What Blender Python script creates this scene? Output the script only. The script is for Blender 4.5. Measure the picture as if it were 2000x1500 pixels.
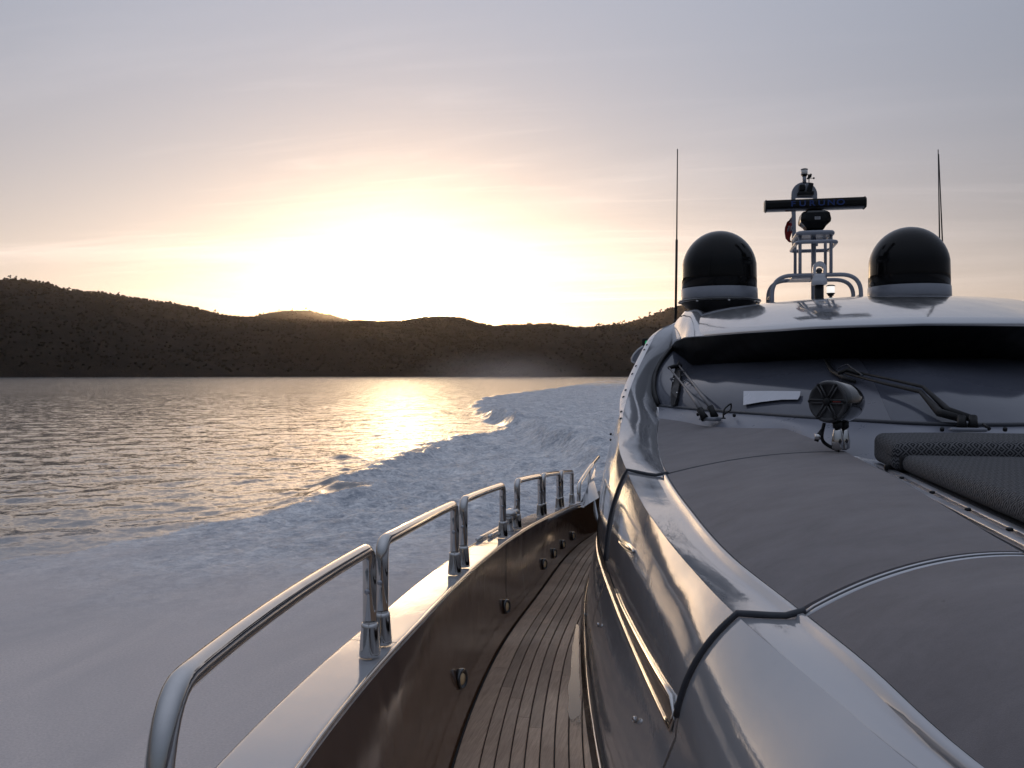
import bpy, bmesh, math, random
import numpy as np
from mathutils import Vector, Matrix

# ------------------------------------------------------------------ frame
# World: X = across the yacht (to port +), Y = aft along the yacht, Z = up, metres, sea level at Z = 0.
EYE = 4.0                         # eye height above the sea
FPX, CX, HY = 1700.0, 1000.0, 731.0   # focal length and horizon in photo pixels (2000 wide)
YAW = math.atan(340.0 / FPX)      # the lens looks this far to starboard of straight aft
SN, CS = math.sin(YAW), math.cos(YAW)

scene = bpy.context.scene
for o in list(bpy.data.objects):
    bpy.data.objects.remove(o, do_unlink=True)
COL = scene.collection

cam_d = bpy.data.cameras.new('camera')
cam_d.sensor_width = 36.0
cam_d.lens = 36.0 * FPX / 2000.0
cam_d.shift_y = -(750.0 - HY) / 2000.0
cam_d.clip_start = 0.05
cam_d.clip_end = 30000.0
cam = bpy.data.objects.new('camera', cam_d)
cam.location = (0, 0, EYE)
cam.rotation_euler = (math.pi / 2, 0, YAW)
COL.objects.link(cam)
scene.camera = cam

# ------------------------------------------------------------------ sun, sky
SUN_AZ = YAW + math.atan(205.0 / FPX)     # to starboard (left) of straight aft
SUN_EL = math.radians(3.35)               # the disc has just gone behind the ridge
def sky_dir(el): return Vector((-math.sin(SUN_AZ) * math.cos(el), math.cos(SUN_AZ) * math.cos(el), math.sin(el)))
SUN_DIR = sky_dir(SUN_EL)
SUN = sky_dir(math.radians(4.1))          # heart of the aureole in the low haze above it
sun_d = bpy.data.lights.new('sun', 'SUN')
sun_d.energy = 1.5
sun_d.angle = math.radians(0.53)
sun_d.color = (1.0, 0.72, 0.45)
sun = bpy.data.objects.new('sun', sun_d)
sun.rotation_euler = SUN_DIR.to_track_quat('Z', 'Y').to_euler()
sun.location = (-20, 60, 30)
COL.objects.link(sun)

world = bpy.data.worlds.new('World')
scene.world = world
world.use_nodes = True
wn, wl = world.node_tree.nodes, world.node_tree.links
wn.clear()

def wmath(op, a, b=None, c=None, clamp=False):
    n = wn.new('ShaderNodeMath'); n.operation = op; n.use_clamp = clamp
    for i, v in enumerate((a, b, c)):
        if v is None: continue
        if isinstance(v, (int, float)): n.inputs[i].default_value = v
        else: wl.new(v, n.inputs[i])
    return n.outputs[0]

def wscale(col, fac):
    n = wn.new('ShaderNodeVectorMath'); n.operation = 'SCALE'
    if isinstance(col, tuple): n.inputs[0].default_value = col
    else: wl.new(col, n.inputs[0])
    if isinstance(fac, (int, float)): n.inputs['Scale'].default_value = fac
    else: wl.new(fac, n.inputs['Scale'])
    return n.outputs[0]

def wadd(a, b):
    n = wn.new('ShaderNodeVectorMath'); n.operation = 'ADD'
    for i, v in enumerate((a, b)):
        if isinstance(v, tuple): n.inputs[i].default_value = v
        else: wl.new(v, n.inputs[i])
    return n.outputs[0]

tc = wn.new('ShaderNodeTexCoord')
nrm = wn.new('ShaderNodeVectorMath'); nrm.operation = 'NORMALIZE'
wl.new(tc.outputs['Generated'], nrm.inputs[0])
DIR = nrm.outputs[0]
sep = wn.new('ShaderNodeSeparateXYZ'); wl.new(DIR, sep.inputs[0])
dot = wn.new('ShaderNodeVectorMath'); dot.operation = 'DOT_PRODUCT'
wl.new(DIR, dot.inputs[0]); dot.inputs[1].default_value = SUN
D = wmath('MAXIMUM', dot.outputs['Value'], 0.0)
# the aureole is flattened by the layered low air: same measure with heights stretched
KZ = 2.9
flt = wn.new('ShaderNodeVectorMath'); flt.operation = 'MULTIPLY'; wl.new(DIR, flt.inputs[0]); flt.inputs[1].default_value = (1, 1, KZ)
fln = wn.new('ShaderNodeVectorMath'); fln.operation = 'NORMALIZE'; wl.new(flt.outputs[0], fln.inputs[0])
fdt = wn.new('ShaderNodeVectorMath'); fdt.operation = 'DOT_PRODUCT'; wl.new(fln.outputs[0], fdt.inputs[0])
fdt.inputs[1].default_value = Vector((SUN.x, SUN.y, SUN.z * KZ)).normalized()
DF = wmath('MAXIMUM', fdt.outputs['Value'], 0.0)
UP = wmath('MAXIMUM', sep.outputs['Z'], 0.0)

sky = wn.new('ShaderNodeTexSky')
sky.sky_type = 'NISHITA'
sky.sun_disc = False
sky.sun_elevation = SUN_EL
sky.sun_rotation = -SUN_AZ
sky.air_density = 1.0; sky.dust_density = 2.5; sky.ozone_density = 1.5
NISH = wscale(sky.outputs[0], 0.022)

# thin evening haze: lavender dome, warm low band, broad aureole round the hidden sun
low = wmath('POWER', wmath('SUBTRACT', 1.0, UP, clamp=True), 8.5)
base = wadd(wadd((0.026, 0.038, 0.068), wscale((0.44, 0.482, 0.585), UP)), wscale((0.09, 0.065, 0.045), low))
g1 = wscale((0.29, 0.30, 0.345), wmath('POWER', D, 2.6))
gl_ = wscale((1.50, 1.08, 0.66), wmath('MULTIPLY', low, wmath('POWER', D, 3.0)))
g1 = wadd(g1, gl_)
g2 = wscale((0.17, 0.14, 0.10), wmath('POWER', DF, 14.0))
g3 = wscale((0.44, 0.375, 0.27), wmath('POWER', DF, 42.0))
g4 = wscale((11.0, 8.0, 4.6), wmath('POWER', D, 850.0))
SKYC = wadd(wadd(wadd(base, g1), wadd(g2, g3)), g4)
# cirrus: streaks on a flat layer far above
den = wmath('ADD', UP, 0.06)
cx = wmath('DIVIDE', sep.outputs['X'], den); cy = wmath('DIVIDE', sep.outputs['Y'], den)
cmb = wn.new('ShaderNodeCombineXYZ'); wl.new(cx, cmb.inputs[0]); wl.new(cy, cmb.inputs[1])
def cirrus(rot, sc, seed, detail, lo, hi, dist):
    mp = wn.new('ShaderNodeMapping'); wl.new(cmb.outputs[0], mp.inputs[0])
    mp.inputs['Rotation'].default_value = (0, 0, rot); mp.inputs['Scale'].default_value = sc
    mp.inputs['Location'].default_value = (seed, seed * 0.7, 0)
    nz = wn.new('ShaderNodeTexNoise'); wl.new(mp.outputs[0], nz.inputs['Vector'])
    nz.inputs['Scale'].default_value = 1.0; nz.inputs['Detail'].default_value = detail
    nz.inputs['Roughness'].default_value = 0.62; nz.inputs['Distortion'].default_value = dist
    mr = wn.new('ShaderNodeMapRange'); wl.new(nz.outputs[0], mr.inputs[0])
    mr.interpolation_type = 'SMOOTHSTEP'
    mr.inputs[1].default_value = lo; mr.inputs[2].default_value = hi
    return mr.outputs[0]
c1 = cirrus(0.35, (0.20, 0.55, 1), 3.1, 7.0, 0.40, 0.66, 0.9)
c2 = cirrus(0.25, (0.42, 2.3, 1), 11.7, 8.0, 0.52, 0.80, 1.4)
cl = wmath('ADD', wmath('MULTIPLY', c1, 1.0), wmath('MULTIPLY', c2, 0.9))
fadeup = wmath('MULTIPLY', wmath('SUBTRACT', 1.0, wmath('MULTIPLY', UP, 2.3), clamp=True), wmath('MULTIPLY', UP, 14.0, clamp=True))
cl = wmath('MULTIPLY', cl, fadeup)
CLC = wadd(wscale((0.04, 0.04, 0.045), 1.0), wadd(wscale((0.24, 0.20, 0.17), wmath('POWER', D, 6.0)), wscale((0.30, 0.24, 0.16), wmath('POWER', D, 36.0))))
SKYC = wadd(SKYC, wscale(CLC, wmath('MULTIPLY', cl, 1.2)))
SKYC = wadd(wscale(SKYC, 0.88), NISH)
bg = wn.new('ShaderNodeBackground'); wl.new(SKYC, bg.inputs['Color'])
bg.inputs['Strength'].default_value = 1.0
wo = wn.new('ShaderNodeOutputWorld'); wl.new(bg.outputs[0], wo.inputs['Surface'])

scene.view_settings.view_transform = 'Standard'
scene.view_settings.look = 'None'
scene.view_settings.gamma = 1.0
scene.view_settings.exposure = 0.0
scene.view_settings.use_curve_mapping = False
scene.cycles.max_bounces = 8
scene.cycles.glossy_bounces = 5
scene.cycles.volume_bounces = 0
scene.cycles.volume_max_steps = 48
scene.cycles.volume_step_rate = 3.0
scene.cycles.sample_clamp_indirect = 6.0

# ------------------------------------------------------------------ helpers
RNG = np.random.RandomState(7)
random.seed(7)

def ray(px, py):
    """photo pixel -> (a, l, h) per metre of depth"""
    X = (px - CX) / FPX
    return np.array((X * CS - SN, X * SN + CS, (HY - py) / FPX))

def atl(px, py, l):
    r = ray(px, py); p = r * (l / r[1]); return Vector((p[0], p[1], p[2] + EYE))
def ata(px, py, a):
    r = ray(px, py); p = r * (a / r[0]); return Vector((p[0], p[1], p[2] + EYE))
def ath(px, py, h):
    r = ray(px, py); p = r * (h / r[2]); return Vector((p[0], p[1], p[2] + EYE))
def atz(px, py, z):
    """at camera depth z"""
    r = ray(px, py) * z; return Vector((r[0], r[1], r[2] + EYE))
def atplane(px, py, h0, k):
    """on the sloping plane h = h0 + k*l"""
    r = ray(px, py); t = h0 / (r[2] - k * r[1]); p = r * t
    return Vector((p[0], p[1], p[2] + EYE))

def link(name, mesh, mat=None, parent=None, smooth=True):
    o = bpy.data.objects.new(name, mesh)
    COL.objects.link(o)
    if mat is not None and len(mesh.materials) == 0: mesh.materials.append(mat)
    if parent is not None: o.parent = parent
    if smooth and len(mesh.polygons):
        mesh.polygons.foreach_set('use_smooth', [True] * len(mesh.polygons))
    return o

def mk(name, verts, faces, mat=None, parent=None, smooth=True):
    m = bpy.data.meshes.new(name)
    m.from_pydata([tuple(v) for v in verts], [], faces)
    m.update()
    return link(name, m, mat, parent, smooth)

def tag(o, label, cat=None, group=None, kind=None):
    o['label'] = label
    if cat: o['category'] = cat
    if group: o['group'] = group
    if kind: o['kind'] = kind
    return o

def empty(name, label, cat, group=None, loc=(0, 0, 0)):
    o = bpy.data.objects.new(name, None)
    o.empty_display_size = 0.2
    COL.objects.link(o)
    o.location = loc
    return tag(o, label, cat, group)

def cr(pts, n):
    """Catmull-Rom through pts, n samples, even in parameter"""
    P = np.array([tuple(p) for p in pts], float)
    if len(P) == 2:
        t = np.linspace(0, 1, n)[:, None]; return P[0] * (1 - t) + P[1] * t
    seg = np.linalg.norm(np.diff(P, axis=0), axis=1); s = np.concatenate([[0], np.cumsum(seg)])
    # tangents (non uniform finite differences, monotone enough for these gentle curves)
    d = np.diff(P, axis=0) / seg[:, None]
    T = np.zeros_like(P); T[0] = d[0]; T[-1] = d[-1]
    w = seg[:-1] / (seg[:-1] + seg[1:])
    T[1:-1] = d[:-1] * (1 - w)[:, None] + d[1:] * w[:, None]
    q = np.linspace(0, s[-1], n)
    i = np.clip(np.searchsorted(s, q, side='right') - 1, 0, len(seg) - 1)
    h = seg[i]; t = (q - s[i]) / h
    t = t[:, None]; hh = h[:, None]
    return ((2 * t**3 - 3 * t**2 + 1) * P[i] + (t**3 - 2 * t**2 + t) * hh * T[i]
            + (-2 * t**3 + 3 * t**2) * P[i + 1] + (t**3 - t**2) * hh * T[i + 1])

class Tab:
    """smooth table: columns as a function of the first"""
    def __init__(self, rows):
        A = np.array(sorted([tuple(r) for r in rows]), float)
        self.x, self.y = A[:, 0], A[:, 1:]
        d = np.diff(self.y, axis=0) / np.diff(self.x)[:, None]
        T = np.zeros_like(self.y); T[0] = d[0]; T[-1] = d[-1]
        dx = np.diff(self.x)
        for i in range(1, len(self.x) - 1):
            w = dx[i - 1] / (dx[i - 1] + dx[i])
            T[i] = d[i - 1] * (1 - w) + d[i] * w
        self.T = T
    def __call__(self, q):
        x = self.x
        if q <= x[0]: return self.y[0] + self.T[0] * (q - x[0])
        if q >= x[-1]: return self.y[-1] + self.T[-1] * (q - x[-1])
        i = int(np.searchsorted(x, q, side='right') - 1)
        h = x[i + 1] - x[i]; t = (q - x[i]) / h
        return ((2*t**3 - 3*t**2 + 1) * self.y[i] + (t**3 - 2*t**2 + t) * h * self.T[i]
                + (-2*t**3 + 3*t**2) * self.y[i + 1] + (t**3 - t**2) * h * self.T[i + 1])

def loft(name, rows, mat, parent=None, closed=False, smooth=True, flip=False, thick=0.0):
    n = len(rows[0]); V = [tuple(p) for r in rows for p in r]; F = []
    m = n if closed else n - 1
    for i in range(len(rows) - 1):
        for j in range(m):
            a, b = i * n + j, i * n + (j + 1) % n
            f = (a, b, b + n, a + n)
            F.append(f[::-1] if flip else f)
    o = mk(name, V, F, mat, parent, smooth)
    if thick:
        md = o.modifiers.new('solid', 'SOLIDIFY'); md.thickness = thick; md.offset = -1.0
        es = o.modifiers.new('split', 'EDGE_SPLIT'); es.split_angle = math.radians(40)
    return o

def fillet(pts, rad, n=7):
    """round the inner corners of a polyline"""
    P = [Vector(p) for p in pts]; out = [P[0]]
    for i in range(1, len(P) - 1):
        r = rad[i - 1] if isinstance(rad, (list, tuple)) else rad
        a, b = (P[i - 1] - P[i]), (P[i + 1] - P[i])
        ra = min(r, a.length * 0.49); rb = min(r, b.length * 0.49)
        A = P[i] + a.normalized() * ra; B = P[i] + b.normalized() * rb
        for k in range(n + 1):
            t = k / n
            out.append(A * (1 - t)**2 + P[i] * 2 * t * (1 - t) + B * t**2)
    out.append(P[-1])
    return out

def tube(name, pts, r, mat, parent=None, seg=14, caps=True, closed=False, squash=None):
    P = [Vector(p) for p in pts]; n = len(P)
    R = r if isinstance(r, (list, tuple, np.ndarray)) else [r] * n
    tang = []
    for i in range(n):
        if closed: t = P[(i + 1) % n] - P[i - 1]
        else: t = P[min(i + 1, n - 1)] - P[max(i - 1, 0)]
        tang.append(t.normalized())
    ref = Vector((0, 0, 1)) if abs(tang[0].z) < 0.9 else Vector((1, 0, 0))
    u = tang[0].cross(ref).normalized(); V = []; F = []
    for i in range(n):
        t = tang[i]
        u = (u - t * u.dot(t)).normalized(); v = t.cross(u)
        for k in range(seg):
            an = 2 * math.pi * k / seg
            s = squash if squash else 1.0
            V.append(P[i] + u * (math.cos(an) * R[i]) + v * (math.sin(an) * R[i] * s))
    m = n if closed else n - 1
    for i in range(m):
        for k in range(seg):
            a, b = i * seg + k, i * seg + (k + 1) % seg
            c, d = ((i + 1) % n) * seg + (k + 1) % seg, ((i + 1) % n) * seg + k
            F.append((a, b, c, d))
    if caps and not closed:
        F.append(tuple(range(seg))[::-1]); F.append(tuple(range((n - 1) * seg, n * seg)))
    return mk(name, V, F, mat, parent)

def lathe(name, prof, mat, parent=None, seg=48, loc=(0, 0, 0), axis=None, smooth=True):
    """prof: list of (r, z); axis: optional direction replacing +Z"""
    V = []; F = []; n = len(prof)
    q = Vector((0, 0, 1)).rotation_difference(Vector(axis).normalized()) if axis is not None else None
    for r, z in prof:
        for k in range(seg):
            an = 2 * math.pi * k / seg
            v = Vector((r * math.cos(an), r * math.sin(an), z))
            if q is not None: v = q @ v
            V.append(v + Vector(loc))
    for i in range(n - 1):
        for k in range(seg):
            a, b = i * seg + k, i * seg + (k + 1) % seg
            F.append((a, b, b + seg, a + seg))
    F.append(tuple(range(seg))[::-1]); F.append(tuple(range((n - 1) * seg, n * seg)))
    return mk(name, V, F, mat, parent, smooth)

def box(name, c, size, mat, parent=None, rz=0.0, bevel=0.0, rx=0.0, ry=0.0, segs=2, smooth=False):
    bm = bmesh.new(); bmesh.ops.create_cube(bm, size=1.0)
    for v in bm.verts: v.co = Vector((v.co.x * size[0], v.co.y * size[1], v.co.z * size[2]))
    if bevel:
        bmesh.ops.bevel(bm, geom=bm.edges[:], offset=bevel, segments=segs, profile=0.6, affect='EDGES')
    R = Matrix.Rotation(rz, 4, 'Z') @ Matrix.Rotation(ry, 4, 'Y') @ Matrix.Rotation(rx, 4, 'X')
    bmesh.ops.transform(bm, matrix=Matrix.Translation(Vector(c)) @ R, verts=bm.verts)
    m = bpy.data.meshes.new(name); bm.to_mesh(m); bm.free()
    return link(name, m, mat, parent, smooth or bevel > 0)

def slab(name, outline, nrm_dir, thick, mat, parent=None, smooth=False):
    """extrude a planar outline (3-D points) along nrm_dir"""
    n = len(outline); d = Vector(nrm_dir) * thick
    V = [Vector(p) for p in outline] + [Vector(p) + d for p in outline]
    F = [tuple(range(n))[::-1], tuple(range(n, 2 * n))]
    for i in range(n):
        j = (i + 1) % n; F.append((i, j, j + n, i + n))
    return mk(name, V, F, mat, parent, smooth)

# ------------------------------------------------------------------ materials
class NT:
    def __init__(self, name):
        self.m = bpy.data.materials.new(name); self.m.use_nodes = True
        self.n, self.l = self.m.node_tree.nodes, self.m.node_tree.links
        self.b = self.n['Principled BSDF']; self.out = self.n['Material Output']
    def node(self, t, **kw):
        x = self.n.new(t)
        for k, v in kw.items(): setattr(x, k, v)
        return x
    def put(self, sock, v):
        if isinstance(v, bpy.types.NodeSocket): self.l.new(v, sock)
        else:
            if isinstance(v, tuple) and len(v) == 3 and sock.type == 'RGBA': v = (*v, 1.0)
            sock.default_value = v
    def math(self, op, a, b=None, clamp=False):
        x = self.node('ShaderNodeMath', operation=op, use_clamp=clamp)
        self.put(x.inputs[0], a)
        if b is not None: self.put(x.inputs[1], b)
        return x.outputs[0]
    def coords(self, kind='Object', scale=(1, 1, 1), rot=(0, 0, 0), loc=(0, 0, 0)):
        t = self.node('ShaderNodeTexCoord'); mp = self.node('ShaderNodeMapping')
        self.l.new(t.outputs[kind], mp.inputs[0])
        mp.inputs['Scale'].default_value = scale; mp.inputs['Rotation'].default_value = rot
        mp.inputs['Location'].default_value = loc
        return mp.outputs[0]
    def noise(self, vec, scale, detail=4.0, rough=0.55, dist=0.0):
        x = self.node('ShaderNodeTexNoise'); self.l.new(vec, x.inputs['Vector'])
        x.inputs['Scale'].default_value = scale; x.inputs['Detail'].default_value = detail
        x.inputs['Roughness'].default_value = rough; x.inputs['Distortion'].default_value = dist
        return x.outputs[0]
    def range(self, v, a, b, c=0.0, d=1.0, smooth=False):
        x = self.node('ShaderNodeMapRange')
        if smooth: x.interpolation_type = 'SMOOTHSTEP'
        self.put(x.inputs[0], v)
        for i, k in enumerate((a, b, c, d)): x.inputs[i + 1].default_value = k
        return x.outputs[0]
    def mix(self, f, a, b):
        x = self.node('ShaderNodeMix', data_type='RGBA')
        self.put(x.inputs[0], f); self.put(x.inputs[6], a); self.put(x.inputs[7], b)
        return x.outputs[2]
    def bump(self, h, strength=0.3, dist=0.01, chain=None):
        x = self.node('ShaderNodeBump'); self.l.new(h, x.inputs['Height'])
        x.inputs['Strength'].default_value = strength; x.inputs['Distance'].default_value = dist
        if chain is not None: self.l.new(chain, x.inputs['Normal'])
        return x.outputs[0]
    def set(self, **kw):
        names = dict(base='Base Color', rough='Roughness', metal='Metallic', coat='Coat Weight', coat_rough='Coat Roughness',
                     ior='IOR', spec='Specular IOR Level', normal='Normal', coat_normal='Coat Normal', emit='Emission Color',
                     emit_s='Emission Strength', sheen='Sheen Weight', trans='Transmission Weight', alpha='Alpha', coat_ior='Coat IOR')
        for k, v in kw.items(): self.put(self.b.inputs[names[k]], v)
        return self
# ------------------------------------------------------------------ numpy noise
def _hash(ix, iy, seed):
    h = (ix.astype(np.int64) * 374761393 + iy.astype(np.int64) * 668265263 + seed * 974634777) & 0xFFFFFFFF
    h = ((h ^ (h >> 13)) * 1274126177) & 0xFFFFFFFF
    return ((h ^ (h >> 16)) & 0xFFFF) / 65535.0
def vnoise(x, y, seed=0):
    x0, y0 = np.floor(x), np.floor(y); fx, fy = x - x0, y - y0
    fx = fx**3 * (fx * (fx * 6 - 15) + 10); fy = fy**3 * (fy * (fy * 6 - 15) + 10)
    a = _hash(x0, y0, seed); b = _hash(x0 + 1, y0, seed); c = _hash(x0, y0 + 1, seed); d = _hash(x0 + 1, y0 + 1, seed)
    return (a * (1 - fx) + b * fx) * (1 - fy) + (c * (1 - fx) + d * fx) * fy
def fbm(x, y, seed=0, octv=4, gain=0.5):
    s = 0.0; a = 1.0; t = 0.0; ca, sa = math.cos(0.6), math.sin(0.6)
    for i in range(octv):
        s = s + a * vnoise(x, y, seed + i * 17); t += a; a *= gain
        x, y = (x * ca - y * sa) * 2.03 + 5.2, (x * sa + y * ca) * 2.03 + 1.7
    return s / t
def sstep(a, b, x):
    t = np.clip((x - a) / (b - a), 0, 1); return t * t * (3 - 2 * t)

def grid_mesh(name, V, nr, nc, mat, wrap=False, attrs=None):
    idx = np.arange(nr * nc).reshape(nr, nc)
    if wrap:
        a = idx[:-1]; b = np.roll(idx, -1, axis=1)[:-1]; c = np.roll(idx, -1, axis=1)[1:]; d = idx[1:]
    else:
        a, b, c, d = idx[:-1, :-1], idx[:-1, 1:], idx[1:, 1:], idx[1:, :-1]
    F = np.stack([a, b, c, d], -1).reshape(-1, 4)
    m = bpy.data.meshes.new(name)
    m.vertices.add(len(V)); m.vertices.foreach_set('co', V.astype(np.float32).ravel())
    m.loops.add(F.size); m.loops.foreach_set('vertex_index', F.astype(np.int32).ravel())
    m.polygons.add(len(F)); m.polygons.foreach_set('loop_start', (np.arange(len(F)) * 4).astype(np.int32))
    m.polygons.foreach_set('use_smooth', np.ones(len(F), bool))
    m.update(calc_edges=True)
    for k, v in (attrs or {}).items():
        at = m.attributes.new(k, 'FLOAT', 'POINT'); at.data.foreach_set('value', v.astype(np.float32).ravel())
    m.materials.append(mat)
    o = bpy.data.objects.new(name, m); COL.objects.link(o)
    return o

# ------------------------------------------------------------------ water
W0, W1, W2 = 0.11, 0.24, 0.20
def water_material():
    t = NT('sea_water')
    pos = t.coords('Object')
    foam = t.node('ShaderNodeAttribute', attribute_name='foam').outputs['Fac']
    mist = t.node('ShaderNodeAttribute', attribute_name='mist').outputs['Fac']
    # wavelets: slopes taken straight from vector noise, so they hold up at grazing distance
    def slopes(scale, amp, rot, stretch):
        x = t.node('ShaderNodeTexNoise'); t.l.new(t.coords('Object', scale=stretch, rot=(0, 0, rot)), x.inputs['Vector'])
        x.inputs['Scale'].default_value = scale; x.inputs['Detail'].default_value = 2.0; x.inputs['Roughness'].default_value = 0.55; x.inputs['Distortion'].default_value = 0.4
        v = t.node('ShaderNodeVectorMath', operation='SUBTRACT'); t.l.new(x.outputs['Color'], v.inputs[0]); v.inputs[1].default_value = (0.5, 0.5, 0.5)
        w = t.node('ShaderNodeVectorMath', operation='MULTIPLY'); t.l.new(v.outputs[0], w.inputs[0]); w.inputs[1].default_value = (amp, amp, 0.0)
        return w.outputs[0]
    def vadd(a_, b_):
        v = t.node('ShaderNodeVectorMath', operation='ADD'); t.l.new(a_, v.inputs[0]); t.l.new(b_, v.inputs[1]); return v.outputs[0]
    gust = t.range(t.noise(pos, 0.03, 3.0, 0.6), 0.3, 0.7, 0.75, 1.2)
    dl = t.node('ShaderNodeVectorMath', operation='LENGTH'); t.l.new(pos, dl.inputs[0])
    gust = t.math('MULTIPLY', gust, t.range(dl.outputs['Value'], 80.0, 700.0, 1.0, 2.6))
    sv = vadd(vadd(slopes(0.75, W0, 0.35, (0.7, 1, 1)), slopes(2.0, W1, 0.2, (0.8, 1, 1))), slopes(6.5, W2, 0.0, (1, 1, 1)))
    sg = t.node('ShaderNodeVectorMath', operation='SCALE'); t.l.new(sv, sg.inputs[0]); t.put(sg.inputs['Scale'], gust)
    geo = t.node('ShaderNodeNewGeometry')
    nn = t.node('ShaderNodeVectorMath', operation='NORMALIZE'); t.l.new(vadd(geo.outputs['Normal'], sg.outputs[0]), nn.inputs[0])
    t.set(base=(0.085, 0.095, 0.108), rough=0.12, ior=1.5, spec=0.5, normal=nn.outputs[0])  # pale base colour adds fill in place of reflected sky light
    # foam: torn and lumpy, matt; aerated blue-grey water shows in the gaps
    f1 = t.noise(pos, 2.6, 10.0, 0.74, 1.3)
    f2 = t.noise(t.coords('Object', scale=(1.0, 0.5, 1.0), rot=(0, 0, -0.25)), 0.6, 6.0, 0.65, 1.0)
    f3 = t.noise(pos, 9.0, 6.0, 0.7, 0.8)
    fn = t.math('ADD', t.math('MULTIPLY', f1, 0.6), t.math('MULTIPLY', f2, 0.4))
    thr = t.math('SUBTRACT', t.math('ADD', t.math('MULTIPLY', foam, 0.80), fn), 0.84)
    cov = t.math('MULTIPLY', thr, 6.0, clamp=True)
    cov = t.math('MAXIMUM', cov, mist)
    fsv = vadd(vadd(slopes(0.9, 0.9, 0.1, (1, 0.6, 1)), slopes(3.2, 1.7, 0.0, (1, 0.8, 1))), slopes(9.0, 1.5, 0.0, (1, 1, 1)))
    fnn = t.node('ShaderNodeVectorMath', operation='NORMALIZE'); t.l.new(vadd(geo.outputs['Normal'], fsv), fnn.inputs[0])
    fb = fnn.outputs[0]
    fine = t.noise(pos, 30.0, 5.0, 0.75)
    mb = t.bump(fine, 0.30, 0.02)
    nm = t.node('ShaderNodeMix', data_type='VECTOR'); t.put(nm.inputs[0], mist); t.put(nm.inputs[4], fb); t.put(nm.inputs[5], mb)
    fd = t.node('ShaderNodeBsdfPrincipled')
    mixn = t.math('ADD', t.math('MULTIPLY', f1, 0.5), t.math('ADD', t.math('MULTIPLY', f3, 0.25), t.math('MULTIPLY', f2, 0.25)))
    fcol = t.mix(t.range(mixn, 0.42, 0.60), (0.30, 0.325, 0.37), (0.94, 0.93, 0.92))
    drift = t.noise(t.coords('Object', scale=(1.0, 0.35, 1.0), rot=(0, 0, -0.3)), 0.5, 5.0, 0.6, 0.8)
    mcol = t.mix(t.range(fine, 0.3, 0.7), (0.56, 0.49, 0.455), (0.78, 0.69, 0.645))
    mcol = t.mix(t.range(drift, 0.38, 0.66, 0, 0.55), mcol, (0.50, 0.455, 0.44))
    t.put(fd.inputs['Base Color'], t.mix(mist, fcol, mcol))
    fd.inputs['Roughness'].default_value = 0.75; fd.inputs['Specular IOR Level'].default_value = 0.25
    t.l.new(nm.outputs[1], fd.inputs['Normal'])
    mx = t.node('ShaderNodeMixShader'); t.put(mx.inputs[0], cov)
    t.l.new(t.b.outputs[0], mx.inputs[1]); t.l.new(fd.outputs[0], mx.inputs[2])
    t.l.new(mx.outputs[0], t.out.inputs['Surface'])
    return t.m

EDGE = Tab([(-20, -26), (0, -19), (17, -15.0), (22, -12.6), (26, -12.0), (31, -12.4), (39, -14.3), (45, -13.9), (53, -13.7), (76, -16.5), (118, -28.5), (180, -40), (500, -80)])
RIDGE = Tab([(20, -1.5), (34, -3.0), (41, -4.4), (47, -6.3), (56.5, -9.4), (70, -14), (90, -20), (118, -28), (170, -37), (240, -42), (480, -60), (900, -90)])
WAKE = Tab([(20, -1.5), (41, -4.4), (70, -14), (118, -27), (140, -31), (180, -33), (235, -35), (480, -47), (1200, -80)])

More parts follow.
